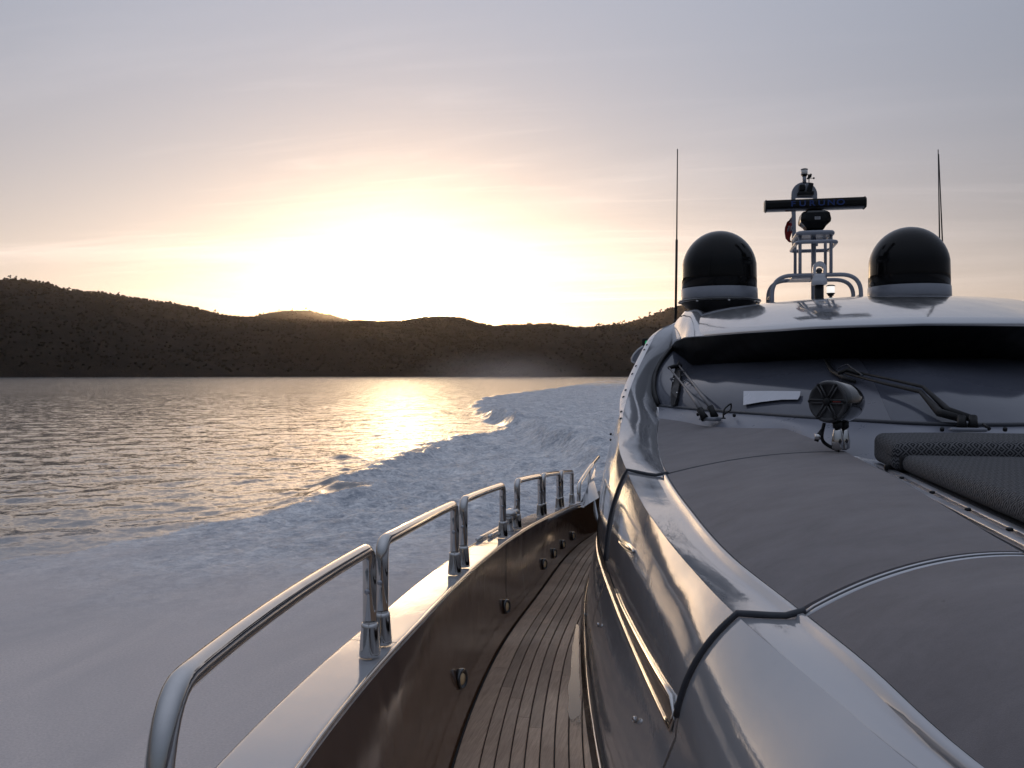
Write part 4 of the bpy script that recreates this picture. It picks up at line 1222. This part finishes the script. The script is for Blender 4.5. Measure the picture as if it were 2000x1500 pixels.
# light frame: inverted U plate above and behind the scanner
l = 11.95
def P12(px, py): return atl(px, py, l)
zt = 380
out = [P12(1545.5, 386)] + [P12(1571 + 25.3 * math.cos(math.radians(an)), zt - 24.5 * math.sin(math.radians(an))) for an in range(180, -1, -12)] + [P12(1596.3, 386)]
place(slab('light_frame_head', out, (0, 1, 0), 0.05, PAINT), mast)
for x0, x1 in ((1545.5, 1553.8), (1588, 1596.3)):
    q = [P12(x0, 386), P12(x1, 386), P12(x1 + 1.5, 480), P12(x0 + 1.5, 480)]
    place(slab('light_frame_leg', q, (0, 1, 0), 0.05, PAINT), mast)
mt('light_stem', [P12(1571, 357), P12(1571, 343)], 0.024)
mt('floodlight_bracket', [P12(1571, 372) + Vector((0, -0.03, 0)), P12(1571, 362) + Vector((0, -0.06, 0))], 0.008, mat=CHROME)
# ---- hailer horns on the frame
hr_ = empty('loudhailer', 'small black twin horn loudhailer mounted on the mast head plate', 'horn', loc=P12(1572, 372) + Vector((0, -0.06, 0)))
box('housing', (-0.045, 0, 0.02), (0.07, 0.10, 0.08), BLACKM, hr_, bevel=0.01)
box('housing', (0.055, 0, 0.015), (0.06, 0.10, 0.13), BLACKM, hr_, bevel=0.015, ry=0.25)
box('mount', (0.0, 0.0, -0.055), (0.20, 0.10, 0.05), BLACKM, hr_, bevel=0.012)
# ---- masthead light
def lantern(c, r, h, label, name='navigation_light', lit=False, stem=None):
    t = empty(name, label, 'light', loc=c)
    m = LENS
    if lit:
        q = NT('lit_lens'); q.set(base=(0.9, 0.88, 0.84), rough=0.2, emit=(1.0, 0.96, 0.9), emit_s=0.9); m = q.m
    lathe('base', [(r * 0.7, -h * 0.75), (r * 0.75, -h * 0.62), (r * 1.05, -h * 0.5), (r * 1.05, -h * 0.42)], BLACKM, t, seg=20)
    lathe('lens', [(r * 0.95, -h * 0.42), (r * 1.0, 0), (r * 0.95, h * 0.38)], m, t, seg=20)
    lathe('cap', [(r * 1.08, h * 0.38), (r * 1.08, h * 0.47), (r * 0.7, h * 0.55)], BLACKM, t, seg=20)
    if stem: tube('stem', [(0, 0, -h * 0.7), (0, 0, -h * 0.7 - stem)], [r * 0.42, r * 0.34], BLACKM if not lit else ALU, t, seg=10)
    return t
lantern(P12(1571, 336), 0.042, 0.078, 'clear masthead light on the very top of the mast', stem=0.05)
lantern(atl(1622.5, 565.5, 10.9), 0.046, 0.10, 'small lit white anchor light on a stalk right of the camera', lit=True, stem=0.22)
# ---- wind sensor
ws = empty('wind_sensor', 'tiny black wind vane and cups beside the masthead light', 'wind sensor', loc=P12(1580, 357))
tube('stem', [(0, 0, -0.02), (0.0, 0, 0.06)], 0.006, BLACKM, ws, seg=8)
lathe('body', [(0.010, 0.05), (0.016, 0.07), (0.014, 0.10), (0.006, 0.115)], BLACKM, ws, seg=12)
slab('vane', [(0.0, 0, 0.06), (0.030, 0, 0.07), (0.038, 0, 0.11), (0.022, 0, 0.125), (0.008, 0, 0.10)], (0, 1, 0), 0.006, BLACKM, ws)
tube('cup_arm', [(0.0, 0, 0.058), (0.055, 0, 0.058)], 0.004, BLACKM, ws, seg=6)
for s in (0.060, -0.016):
    lathe('cup', [(1e-4, -0.014), (0.010, -0.009), (0.014, 0.0), (0.010, 0.009), (1e-4, 0.014)], BLACKM, ws, seg=12, loc=(s, 0, 0.058))
# ---- open array radar
rc = atl(1590.5, 400, 11.35)
radar = empty('radar_scanner', 'black open array radar scanner with a long bar and blue lettering', 'radar', loc=rc)
gz = atl(1590.5, 449, 11.35).z - rc.z
def rect_ring(w, d, z, ch): return [(-w, -d + ch, z), (-w + ch, -d, z), (w - ch, -d, z), (w, -d + ch, z), (w, d - ch, z), (w - ch, d, z), (-w + ch, d, z), (-w, d - ch, z)]
gb = [rect_ring(0.105, 0.12, gz, 0.03), rect_ring(0.125, 0.14, gz + 0.035, 0.04), rect_ring(0.175, 0.18, gz + 0.08, 0.05), rect_ring(0.180, 0.18, gz + 0.115, 0.05), rect_ring(0.165, 0.17, gz + 0.19, 0.05), rect_ring(0.14, 0.14, gz + 0.215, 0.05)]
o = loft('gearbox', gb, DOME, radar, closed=True, smooth=False)
mk('gearbox_lid', gb[-1], [tuple(range(8))], DOME, radar)
lathe('turntable', [(0.10, gz + 0.21), (0.085, gz + 0.235), (0.065, gz + 0.25), (0.07, -0.075), (0.12, -0.062)], BLACKM, radar, seg=24)
HB = 0.066; LB = 0.585
sec = [(-0.062, -0.050), (-0.070, -0.020), (-0.070, 0.030), (-0.055, HB), (0.05, HB), (0.066, 0.045), (0.066, -0.03), (0.05, -HB), (-0.045, -HB)]
rows = [[(x, y, z) for y, z in sec] for x in (-LB, -LB * 0.5, 0, LB * 0.5, LB)]
loft('array_bar', rows, DOME, radar, closed=True, smooth=False)
for s, mat in ((-1, m_plain('lit_end_cap', (0.5, 0.44, 0.36), 0.4)), (1, BLACKM)):  # light on the left end face is put into its pale colour
    e = [(s * (LB + 0.001), y * 1.0, z * 1.0) for y, z in sec]; f = [(s * (LB + 0.02), y * 0.86, z * 0.86) for y, z in sec]
    loft('end_cap', [e, f], mat, radar, closed=True, smooth=False); mk('end_cap', f, [tuple(range(9))], mat, radar)
    rim = [[(s * (LB - 0.008), y * 1.06, z * 1.08) for y, z in sec], [(s * (LB + 0.006), y * 1.06, z * 1.08) for y, z in sec]]
    loft('end_rim', rim, BLACKM, radar, closed=True, smooth=False)
mk('lower_strip', [(-LB, -0.047, -HB - 0.001), (LB, -0.047, -HB - 0.001), (LB, -0.064, -0.047), (-LB, -0.064, -0.047)], [(0, 1, 2, 3)], m_plain('grey_strip', (0.16, 0.17, 0.20), 0.35), radar)
BPR = m_plain('blue_print', (0.012, 0.04, 0.17), 0.4)
for i, ch in enumerate('FURUNO'):
    tx = bpy.data.curves.new('letter', 'FONT'); tx.body = ch; tx.size = 0.094; tx.extrude = 0.0008; tx.align_x = 'CENTER'; tx.align_y = 'CENTER'; tx.offset = 0.0022
    to = bpy.data.objects.new('letter', tx); COL.objects.link(to)
    bpy.context.view_layer.update()
    tm = bpy.data.meshes.new_from_object(to.evaluated_get(bpy.context.evaluated_depsgraph_get()))
    bpy.data.objects.remove(to, do_unlink=True)
    lo_ = link('letter', tm, BPR, radar, smooth=False)
    lo_.location = (0.02 + (i - 2.5) * 0.112, -0.0722, 0.006); lo_.rotation_euler = (math.pi / 2, 0, 0); lo_.scale = (1.3, 1, 1)
mk('rating_label', [(-0.02, -0.1835, gz + 0.10), (0.045, -0.1835, gz + 0.10), (0.045, -0.178, gz + 0.135), (-0.02, -0.178, gz + 0.135)], [(0, 1, 2, 3)], m_plain('label_white', (0.45, 0.45, 0.47), 0.5), radar)
for z in (0.108, 0.117, 0.127):
    mk('label_line', [(-0.014, -0.1850, gz + z), (0.038, -0.1850, gz + z), (0.038, -0.1845, gz + z + 0.003), (-0.014, -0.1845, gz + z + 0.003)], [(0, 1, 2, 3)], BLACKM, radar)
# ---- ensign
fl = empty('ensign_flag', 'red ensign hanging limp from the left leg of the mast frame', 'flag', loc=atl(1547, 424, 11.95))
RED = m_plain('flag_red', (0.26, 0.020, 0.018), 0.8, var=0.15); BLU = m_plain('flag_blue', (0.010, 0.014, 0.07), 0.8); WHT = m_plain('flag_white', (0.45, 0.42, 0.42), 0.8)
nu, nv = 26, 18; V = []
HX = [(0, 0), (-0.055, -0.055), (-0.085, -0.11), (-0.088, -0.24), (-0.060, -0.305), (0.0, -0.335)]
e = cr([(x, 0, z) for x, z in HX], nu); base_e = cr([(0, 0, -0.01), (0.012, 0, -0.10), (0.004, 0, -0.19), (-0.020, 0, -0.26), (-0.022, 0, -0.30), (0.0, 0, -0.325)], nu)
for i in range(nu):
    for j in range(nv):
        v = j / (nv - 1); p = base_e[i] * (1 - v) + e[i] * v
        V.append((p[0], 0.03 * math.sin(v * 9 + i * 0.25) * v, p[2] + 0.006 * math.sin(i * 1.3)))
m = bpy.data.meshes.new('cloth'); F = []; MI = []
for i in range(nu - 1):
    for j in range(nv - 1):
        F.append((i * nv + j, i * nv + j + 1, (i + 1) * nv + j + 1, (i + 1) * nv + j))
        u, v = i / (nu - 1), j / (nv - 1)
        if u < 0.50 and v < 0.62:
            cu, cv = u / 0.50, v / 0.62
            if min(abs(cu - 0.5), abs(cv - 0.5)) < 0.09: MI.append(0)
            elif min(abs(cu - 0.5), abs(cv - 0.5)) < 0.17 or abs(abs(cu - 0.5) - abs(cv - 0.5)) < 0.09: MI.append(2)
            else: MI.append(1)
        else: MI.append(0)
m.from_pydata(V, [], F); m.update()
for q in (RED, BLU, WHT): m.materials.append(q)
m.polygons.foreach_set('material_index', MI)
link('cloth', m, None, fl)
tube('halyard', [(0.004, 0.02, 0.05), (0.008, 0.02, -0.36)], 0.003, WHITE, fl, seg=6)
# ---- thermal camera on its post
tcz = atl(1600, 597, 10.8)
tcam = empty('thermal_camera', 'grey ball camera on a black post in front of the mast', 'camera', loc=tcz)
H = lambda y: atl(1600, y, 10.8).z - tcz.z
tube('post', [(0, 0, -0.15), (0, 0, H(556))], 0.052, BLACKM, tcam, seg=20)
lathe('base', [(0.078, H(557)), (0.092, H(554)), (0.088, H(547)), (0.070, H(540)), (0.072, H(536))], WHITE, tcam, seg=28)
prof = [(-0.074, H(537)), (-0.074, H(524))] + [(0.074 * math.cos(math.radians(a)), H(524) + 0.080 * math.sin(math.radians(a))) for a in range(170, 9, -16)] + [(0.074, H(524)), (0.074, H(537)), (0.040, H(537)), (0.040, H(525))] + [(0.040 * math.cos(math.radians(a)), H(525) + 0.03 * math.sin(math.radians(a))) for a in range(20, 161, 20)] + [(-0.040, H(525)), (-0.040, H(537))]
slab('yoke', [(x, -0.035, z) for x, z in prof], (0, 1, 0), 0.07, WHITE, tcam)
lathe('eye', [(0.030, -0.04), (0.036, 0.0), (0.030, 0.04)], BLACKG, tcam, seg=20, loc=(0, 0, H(529)), axis=(0, -1, 0))
# ---- side light wing
wg = empty('side_light_wing', 'pale curved bracket on the starboard house side under the green light', 'bracket', loc=atl(1250, 695, 10.4))
ol = [(1268, 672), (1256, 676), (1246, 683), (1238, 692), (1233.5, 700), (1234, 706), (1240, 709), (1262, 705)]
b0 = [atl(x, y, 10.3) - Vector(wg.location) for x, y in ol]; b1 = [p + Vector((0.06, 0.5, 0.02)) for p in b0]
loft('shell', [b0[:6], b1[:6]], WHITE, wg)
mk('front_face', b0, [tuple(range(8))], BAND, wg)
tube('edge_trim', [p + Vector((0, -0.004, 0)) for p in b0[1:7]], 0.010, WHITE, wg, seg=8)
gl_ = NT('green_lens'); gl_.set(base=(0.02, 0.30, 0.10), rough=0.2, coat=0.5, emit=(0.02, 0.6, 0.2), emit_s=0.35)
ng = empty('navigation_light', 'green starboard navigation light in a black housing', 'light', loc=atl(1263, 668, 10.35))
box('housing', (-0.01, 0.02, 0.0), (0.085, 0.08, 0.085), BLACKM, ng, bevel=0.012)
lathe('lens', [(0.026, -0.028), (0.030, 0.0), (0.026, 0.028)], gl_.m, ng, seg=18, loc=(0.012, -0.026, -0.014))

# ---- speaker
sc = atl(1617.7, 784.5, 5.2)
sp = empty('tower_speaker', 'black bullet shaped deck speaker with a star grille below the windscreen', 'speaker', loc=sc)
ax = Vector((math.sin(math.radians(38)), math.cos(math.radians(38)), -0.04)).normalized()
R = 0.121
lathe('body', [(R * 0.93, 0.0), (R, 0.006), (R, 0.05), (R * 0.995, 0.12), (R * 0.93, 0.18), (R * 0.80, 0.235), (R * 0.62, 0.265), (1e-4, 0.275)], BLACKG, sp, seg=56, axis=ax)
GR = m_plain('grille_grey', (0.045, 0.045, 0.048), 0.45)
CONE = m_plain('cone_grey', (0.065, 0.065, 0.07), 0.6)
lathe('rim', [(R * 0.78, -0.004), (R * 0.80, -0.014), (R * 0.94, -0.016), (R * 0.97, -0.006), (R * 0.96, 0.004)], GR, sp, seg=56, axis=ax)
lathe('cone', [(R * 0.79, -0.002), (R * 0.66, -0.004), (R * 0.60, -0.0015), (R * 0.28, -0.0005), (1e-4, 0.0)], CONE, sp, seg=40, axis=ax)
uu = Vector((0, 0, 1)).cross(ax).normalized(); vv = ax.cross(uu)
for k in range(6):
    an = math.radians(k * 60); d = uu * math.cos(an) + vv * math.sin(an); n = ax * -0.014; e = (-uu * math.sin(an) + vv * math.cos(an))
    for s in (-1, 1):
        tube('spoke', [d * R * 0.16 + n + e * (s * 0.0095), d * R * 0.86 + n + e * (s * 0.0095)], 0.0052, GR, sp, seg=8)
    lathe('screw', [(0.0085, 0), (0.0085, 0.005)], BLACKM, sp, seg=10, loc=d * R * 0.90 + ax * -0.020, axis=ax)
lathe('hub', [(0.020, 0.0), (0.022, 0.004), (0.022, 0.010)], BLACKM, sp, seg=20, loc=ax * -0.022, axis=ax)
an = math.radians(180); d = uu * math.cos(an)
tube('red_accent', [d * R * 0.30 + ax * -0.0155, d * R * 0.70 + ax * -0.0155], 0.003, m_plain('red_accent', (0.25, 0.02, 0.015), 0.4), sp, seg=6)
for px, y0, y1, lz, nm in ((1635.5, 826, 880, 5.22, 0), (1649, 826, 879, 5.30, 1)):
    z0, z1 = atl(px, y1, lz), atl(px, y0, lz); hgt = z1.z - z0.z; c = z0 - Vector(sc)
    lathe('chrome_leg', [(0.012, 0.0), (0.030, 0.012), (0.032, hgt * 0.35), (0.022, hgt * 0.72), (0.015, hgt * 0.80)], CHROME, sp, seg=24, loc=c)
    lathe('leg_collar', [(0.020, hgt * 0.80), (0.026, hgt * 0.84), (0.026, hgt * 1.05)], BLACKM, sp, seg=16, loc=c)
tube('clamp', [atl(1640, 826, 5.25) - sc, atl(1628, 816, 5.28) - sc], 0.03, BLACKM, sp, seg=12)
tube('cable_plug', fillet([atl(1610, 826, 5.24) - sc, atl(1607, 838, 5.24) - sc, atl(1604, 856, 5.24) - sc, atl(1612, 868, 5.26) - sc, atl(1640, 881, 5.22) - sc], 0.04), 0.010, BLACKM, sp, seg=10)
tube('plug', [atl(1607, 838, 5.22) - sc, atl(1598, 852, 5.2) - sc, atl(1594, 862, 5.2) - sc], [0.010, 0.015, 0.012], BLACKM, sp, seg=10)
lathe('plug_collar', [(0.016, -0.015), (0.016, 0.015)], CHROME, sp, seg=12, loc=atl(1597, 853, 5.19) - sc, axis=(0.1, 0, 1))

# ---- wipers
def og(px, py, up):
    p, n = on_glass(px, py); return p + n * up
def wiper1():
    root = atl(1381, 812, 6.92)
    t = empty('windscreen_wiper', 'double armed wiper parked upright at the starboard end of the windscreen', 'wiper', 'wipers on the windscreen', loc=root)
    q = lambda v: Vector(v) - root
    ARM = m_plain('grey_wiper_arm', (0.16, 0.155, 0.16), 0.4, metal=0.5)
    tube('arm', [q(atl(1369, 800, 6.90)), q(atl(1358, 783, 7.05)), q(og(1344, 763, 0.09)), q(og(1309, 732, 0.07))], [0.020, 0.015, 0.009, 0.008], ARM, t, seg=10)
    tube('arm', [q(atl(1389, 796, 6.98)), q(atl(1374, 776, 7.2)), q(og(1360, 759, 0.09)), q(og(1327, 728, 0.07))], [0.020, 0.015, 0.009, 0.008], ARM, t, seg=10)
    tube('cross_link', [q(og(1343, 763, 0.09)), q(og(1351, 758, 0.09))], 0.006, ARM, t, seg=8)
    tube('arm_yoke', [q(og(1308, 730, 0.06)), q(og(1318, 727, 0.06)), q(og(1332, 727, 0.06))], [0.016, 0.022, 0.018], BLACKM, t, seg=10)
    w = [(1325, 708), (1321, 718), (1319, 727), (1315, 745), (1315, 770), (1316, 790), (1318, 795), (1324, 794), (1328, 780), (1331, 760), (1332, 745), (1330, 728), (1328, 717), (1327, 709)]
    V0 = [q(og(x, y, 0.035)) for x, y in w]; V1 = [q(og(x, y, 0.012)) for x, y in w]; n = len(w)
    mk('blade', V0 + V1, [tuple(range(n)), tuple(range(n, 2 * n))[::-1]] + [(i, (i + 1) % n, (i + 1) % n + n, i + n) for i in range(n)], BLACKM, t, smooth=False)
    for x, y in ((1318, 747), (1318, 751), (1330, 746), (1328, 772)):
        lathe('rivet', [(0.010, 0), (0.008, 0.004)], CHROME, t, seg=10, loc=q(og(x, y, 0.036)), axis=(0, -0.5, 0.9))
    for a, b in (((1366, 799), (1377, 818)), ((1387, 795), (1396, 814))):
        A, B = atl(*a, 6.9), atl(*b, 6.85)
        tube('pivot', [q(A), q((A + B) / 2), q(B)], [0.026, 0.024, 0.032], BLACKM, t, seg=14)
    P = atl(1387, 818, 6.86)
    box('mounting_pad', q(P), (0.17, 0.08, 0.03), BAND, t, rz=-0.8, bevel=0.012)
    loop = [q(atl(1330 + 10 * math.cos(a) - 0, 729 + 5 * math.sin(a), 8.2)) for a in np.linspace(-2.4, 1.6, 14)]
    tube('hose', loop, 0.005, RUBBER, t, seg=8)
    lp = [atl(1413, 816, 6.7), atl(1413, 805, 6.72), atl(1421, 793, 6.78), atl(1428, 789, 6.8), atl(1428, 795, 6.8), atl(1419, 806, 6.72), atl(1413, 810, 6.72)]
    tube('hose', cr([q(p) for p in lp], 24), 0.0065, BLACKM, t, seg=8)
    lathe('hose_foot', [(0.018, 0), (0.016, 0.008), (0.007, 0.012)], BLACKM, t, seg=12, loc=q(atl(1413, 818, 6.7)))
def wiper2():
    root = atl(1888, 830, 5.34)
    t = empty('windscreen_wiper', 'long black wiper lying low across the middle of the windscreen behind the speaker', 'wiper', 'wipers on the windscreen', loc=root)
    q = lambda v: Vector(v) - root
    tube('arm', [q(atl(1878, 818, 5.36)), q(atl(1835, 806, 5.50)), q(og(1800, 788, 0.08)), q(og(1730, 765, 0.06)), q(og(1655, 742, 0.05))], [0.022, 0.025, 0.013, 0.010, 0.009], BLACKM, t, seg=12)
    tube('arm', [q(atl(1898, 818, 5.36)), q(atl(1850, 800, 5.52)), q(og(1806, 784, 0.10)), q(og(1740, 762, 0.08)), q(og(1668, 741, 0.06))], [0.022, 0.020, 0.011, 0.009, 0.008], BLACKM, t, seg=12)
    tube('blade', [q(og(1609, 704, 0.022)), q(og(1617, 716, 0.026)), q(og(1628, 733, 0.03)), q(og(1650, 745, 0.03)), q(og(1672, 752, 0.026))], [0.006, 0.011, 0.018, 0.018, 0.010], BLACKM, t, seg=10)
    tube('arm_yoke', [q(og(1640, 742, 0.05)), q(og(1662, 738, 0.06)), q(og(1682, 746, 0.06))], [0.012, 0.018, 0.012], BLACKM, t, seg=10)
    tube('hose', cr([q(og(1640, 736, 0.06)), q(og(1655, 733, 0.08)), q(og(1668, 739, 0.08)), q(og(1690, 752, 0.07))], 14), 0.005, RUBBER, t, seg=8)
    for x in (1879, 1901):
        A, B = atl(x - 1, 814, 5.36), atl(x, 836, 5.32)
        tube('pivot', [q(A), q((A + B) / 2), q(B)], [0.024, 0.024, 0.028], BLACKM, t, seg=14)
    box('mounting_pad', q(atl(1890, 839, 5.31)), (0.19, 0.07, 0.022), BAND, t, bevel=0.01)
    tube('hose_foot', [q(atl(1920, 828, 5.35)), q(atl(1932, 838, 5.30))], [0.006, 0.012], BLACKM, t, seg=8)
wiper1(); wiper2()
# screw heads on the fairing
for px, py, l in ((1363, 809, 7.15), (1434, 811, 6.72), (1840, 838, 5.35), (1963, 838, 5.34)):
    ypart(lathe('screw_head', [(0.012, -0.01), (0.012, 0.006), (0.006, 0.009)], BLACKM, seg=12, loc=atl(px, py, l), axis=(-0.1, -0.6, 0.8)))

# ---- sunpad cushions
def cushion(name, label, a0, a1, l0, l1, z0, z1, rad, crown=0.015, lean=0.0):
    """rounded, slightly crowned block of foam under fabric, with a UV map in metres"""
    S = Vector((a1 - a0, l1 - l0, z1 - z0)) / 2
    bm = bmesh.new(); bmesh.ops.create_cube(bm, size=2.0)
    bmesh.ops.subdivide_edges(bm, edges=bm.edges[:], cuts=23, use_grid_fill=True)
    uv = bm.loops.layers.uv.new('UVMap')
    def warp(t, s):                                  # crowd the grid lines into the rounded rim
        k = rad / s; a = abs(t)
        b = a * (1 - k) / 0.5 if a < 0.5 else (1 - k) + (a - 0.5) / 0.5 * k
        return math.copysign(b, t)
    for v in bm.verts:
        p = Vector((warp(v.co.x, S.x) * S.x, warp(v.co.y, S.y) * S.y, warp(v.co.z, max(S.z, rad * 1.001)) * S.z))
        q = Vector((max(-S.x + rad, min(S.x - rad, p.x)), max(-S.y + rad, min(S.y - rad, p.y)), max(min(0, -S.z + rad), min(max(0, S.z - rad), p.z))))
        d = p - q; r2 = min(rad, S.z)
        if d.length > 1e-6:
            dn = d.normalized(); p = q + Vector((dn.x * rad, dn.y * rad, dn.z * r2))
        if p.z > 0:
            p.z += crown * (1 - (p.x / S.x) ** 4) * (1 - (p.y / S.y) ** 4) + lean * p.y / S.y
        v.co = p
    bm.normal_update()
    for f in bm.faces:
        f.smooth = True; n = f.normal
        for lp in f.loops:
            c = lp.vert.co
            if abs(n.z) > 0.5: lp[uv].uv = (c.x, c.y)
            elif abs(n.x) > abs(n.y): lp[uv].uv = (math.copysign(S.x, c.x) + math.copysign(S.z - c.z, c.x), c.y)
            else: lp[uv].uv = (c.x, math.copysign(S.y, c.y) + math.copysign(S.z - c.z, c.y))
    m = bpy.data.meshes.new(name); bm.to_mesh(m); bm.free()
    o = link(name, m, WEAVE); o.location = ((a0 + a1) / 2, (l0 + l1) / 2, EYE + (z0 + z1) / 2)
    return tag(o, label, 'cushion', 'sunpad cushions')
cushion('sunpad_cushion', 'flat charcoal woven seat cushion at the right edge, in front of the bolster', 1.03, 2.17, 0.9, 4.55, -0.476, -0.392, 0.040)
cushion('bolster_cushion', 'thick charcoal woven bolster cushion lying below the windscreen', 0.99, 2.18, 4.53, 5.0, -0.474, -0.326, 0.046, lean=0.012)
box_ = ypart(box('cushion_latch', (1.045, 4.535, EYE - 0.43), (0.05, 0.05, 0.07), BLACKM, bevel=0.012))

# ---- handrails along the bulwark
def l_of_px(px, off=0.06, up=0.2):
    lo, hi = 0.8, 11.8
    for _ in range(50):
        m_ = (lo + hi) / 2; p = cap(m_, off, up); X = p.x * CS + p.y * SN; Z = -p.x * SN + p.y * CS
        if CX + FPX * X / Z < px: lo = m_
        else: hi = m_
    return (lo + hi) / 2
RH = 0.375
def rail(la, lb, label, lean=0.0, big=False, ra=0.06):
    r0 = cap(la, 0.06, 0.0)
    t = empty('handrail', label, 'handrail', 'polished handrails on the bulwark', loc=r0)
    rad = 0.0235
    ls = np.linspace(la, lb, 9)
    top = [cap(l, 0.06, RH) for l in ls]
    leg0 = cap(la - lean, 0.06, 0.02); leg1 = cap(lb, 0.06, 0.02)
    path = fillet([leg0] + [top[0]] + top[1:-1] + [top[-1], leg1], [0.26 if big else ra] + [0.05] * (len(top) - 2) + [0.075], 8)
    tube('tube', [Vector(p) - r0 for p in path], rad, CHROME, t, seg=20)
    for l in (la - lean, lb):
        c = cap(l, 0.06, 0.010) - r0
        lathe('collar', [(0.036, 0.0), (0.036, 0.012), (0.029, 0.10), (0.028, 0.112), (0.024, 0.113)], CHROME, t, seg=24, loc=c)
        k = cap(l, 0.06, RH * 0.62) - r0
        lathe('set_screw', [(0.010, 0.0), (0.009, 0.004)], ALU, t, seg=12, loc=k + Vector((0.0, -0.022, 0)), axis=(0, -1, 0))
    return t
rail(1.27, l_of_px(722), 'nearest polished handrail, its front leg leaving the bottom left of the picture', lean=0.05, big=True)
rail(l_of_px(746), l_of_px(888), 'second polished handrail from the lens along the bulwark')
rail(l_of_px(905), l_of_px(982), 'third polished handrail, its far leg beside the mooring bollard')
rail(l_of_px(1010), l_of_px(1055), 'fourth polished handrail, its near leg just beyond the mooring bollard')
rail(l_of_px(1061), l_of_px(1091), 'fifth polished handrail, short, second from the aft end of the row')
rail(l_of_px(1096), l_of_px(1117), 'last and farthest polished handrail of the row, beside the bulwark wing')
# ---- mooring bollard and fairlead strips between third and fourth rails
lb = l_of_px(999, 0.06, 0.06); c = cap(lb, 0.08, 0.006)
bo = empty('mooring_bollard', 'shiny mushroom headed mooring bollard on the bulwark cap between two handrails', 'bollard', loc=c)
lathe('post', [(0.045, 0.0), (0.040, 0.02), (0.026, 0.05), (0.024, 0.09), (0.034, 0.125)], CHROME, bo, seg=24)
lathe('head', [(0.030, 0.115), (0.056, 0.128), (0.060, 0.142), (0.045, 0.162), (1e-3, 0.170)], CHROME, bo, seg=28)
lathe('post', [(0.040, 0.0), (0.034, 0.02), (0.024, 0.05), (0.022, 0.09), (0.030, 0.12)], CHROME, bo, seg=24, loc=(0.0, 0.16, 0))
lathe('head', [(0.030, 0.11), (0.048, 0.122), (0.050, 0.134), (0.036, 0.15), (1e-3, 0.156)], CHROME, bo, seg=24, loc=(0.0, 0.16, 0))
for off, l0, l1 in ((CAPW - 0.02, 5.75, 7.1), (CAPW - 0.065, 5.95, 6.9)):
    ls = np.linspace(l0, l1, 10); r0 = cap(l0, off, 0.016)
    ypart(tube('rubbing_strip', [cap(l, off, 0.018) for l in ls], 0.013, CHROME, seg=10))

# ------------------------------------------------------------------ evening haze over the bay
def haze():
    bm = bmesh.new(); bmesh.ops.create_cube(bm, size=1.0)
    x0, x1, y0, y1, z0, z1 = -15000, 15000, -15000, 15000, -9, 420
    for v in bm.verts: v.co = Vector((x0 if v.co.x < 0 else x1, y0 if v.co.y < 0 else y1, z0 if v.co.z < 0 else z1))
    m = bpy.data.meshes.new('haze'); bm.to_mesh(m); bm.free()
    mt_ = bpy.data.materials.new('evening_haze'); mt_.use_nodes = True; n = mt_.node_tree.nodes; n.clear()
    pv = n.new('ShaderNodeVolumePrincipled'); pv.inputs['Color'].default_value = (1.0, 0.84, 0.70, 1); pv.inputs['Density'].default_value = 0.00004; pv.inputs['Anisotropy'].default_value = 0.90
    ou = n.new('ShaderNodeOutputMaterial'); mt_.node_tree.links.new(pv.outputs[0], ou.inputs['Volume'])
    o = link('haze', m, mt_, smooth=False)
    tag(o, 'thin warm evening haze over the bay', kind='stuff')
haze()
# drift of fine spray hanging over the wake far astern
def spray_drift():
    c = atz(985, 722, 900.0); c.z = 0.0
    bm = bmesh.new(); bmesh.ops.create_uvsphere(bm, u_segments=24, v_segments=12, radius=1.0)
    for v in bm.verts:
        if v.co.z < -0.02: v.co.z = -0.02
    m = bpy.data.meshes.new('spray_drift'); bm.to_mesh(m); bm.free()
    mt_ = bpy.data.materials.new('spray_drift'); mt_.use_nodes = True; n = mt_.node_tree.nodes; l = mt_.node_tree.links; n.clear()
    tcn = n.new('ShaderNodeTexCoord'); ln = n.new('ShaderNodeVectorMath'); ln.operation = 'LENGTH'; l.new(tcn.outputs['Object'], ln.inputs[0])
    nz = n.new('ShaderNodeTexNoise'); l.new(tcn.outputs['Object'], nz.inputs['Vector']); nz.inputs['Scale'].default_value = 2.2; nz.inputs['Detail'].default_value = 4.0
    mr = n.new('ShaderNodeMapRange'); l.new(ln.outputs['Value'], mr.inputs[0]); mr.inputs[1].default_value = 1.0; mr.inputs[2].default_value = 0.0; mr.inputs[4].default_value = 1.0
    pw = n.new('ShaderNodeMath'); pw.operation = 'POWER'; l.new(mr.outputs[0], pw.inputs[0]); pw.inputs[1].default_value = 1.6
    mu = n.new('ShaderNodeMath'); mu.operation = 'MULTIPLY'; l.new(pw.outputs[0], mu.inputs[0]); l.new(nz.outputs[0], mu.inputs[1])
    mk_ = n.new('ShaderNodeMath'); mk_.operation = 'MULTIPLY'; l.new(mu.outputs[0], mk_.inputs[0]); mk_.inputs[1].default_value = 0.010
    pv = n.new('ShaderNodeVolumePrincipled'); pv.inputs['Color'].default_value = (0.98, 0.90, 0.86, 1); pv.inputs['Anisotropy'].default_value = 0.5
    l.new(mk_.outputs[0], pv.inputs['Density'])
    ou = n.new('ShaderNodeOutputMaterial'); l.new(pv.outputs[0], ou.inputs['Volume'])
    o = link('spray_drift', m, mt_, smooth=True); o.location = c; o.scale = (105, 160, 34)
    tag(o, 'drift of pale spray hanging low over the far wake', kind='stuff')
spray_drift()
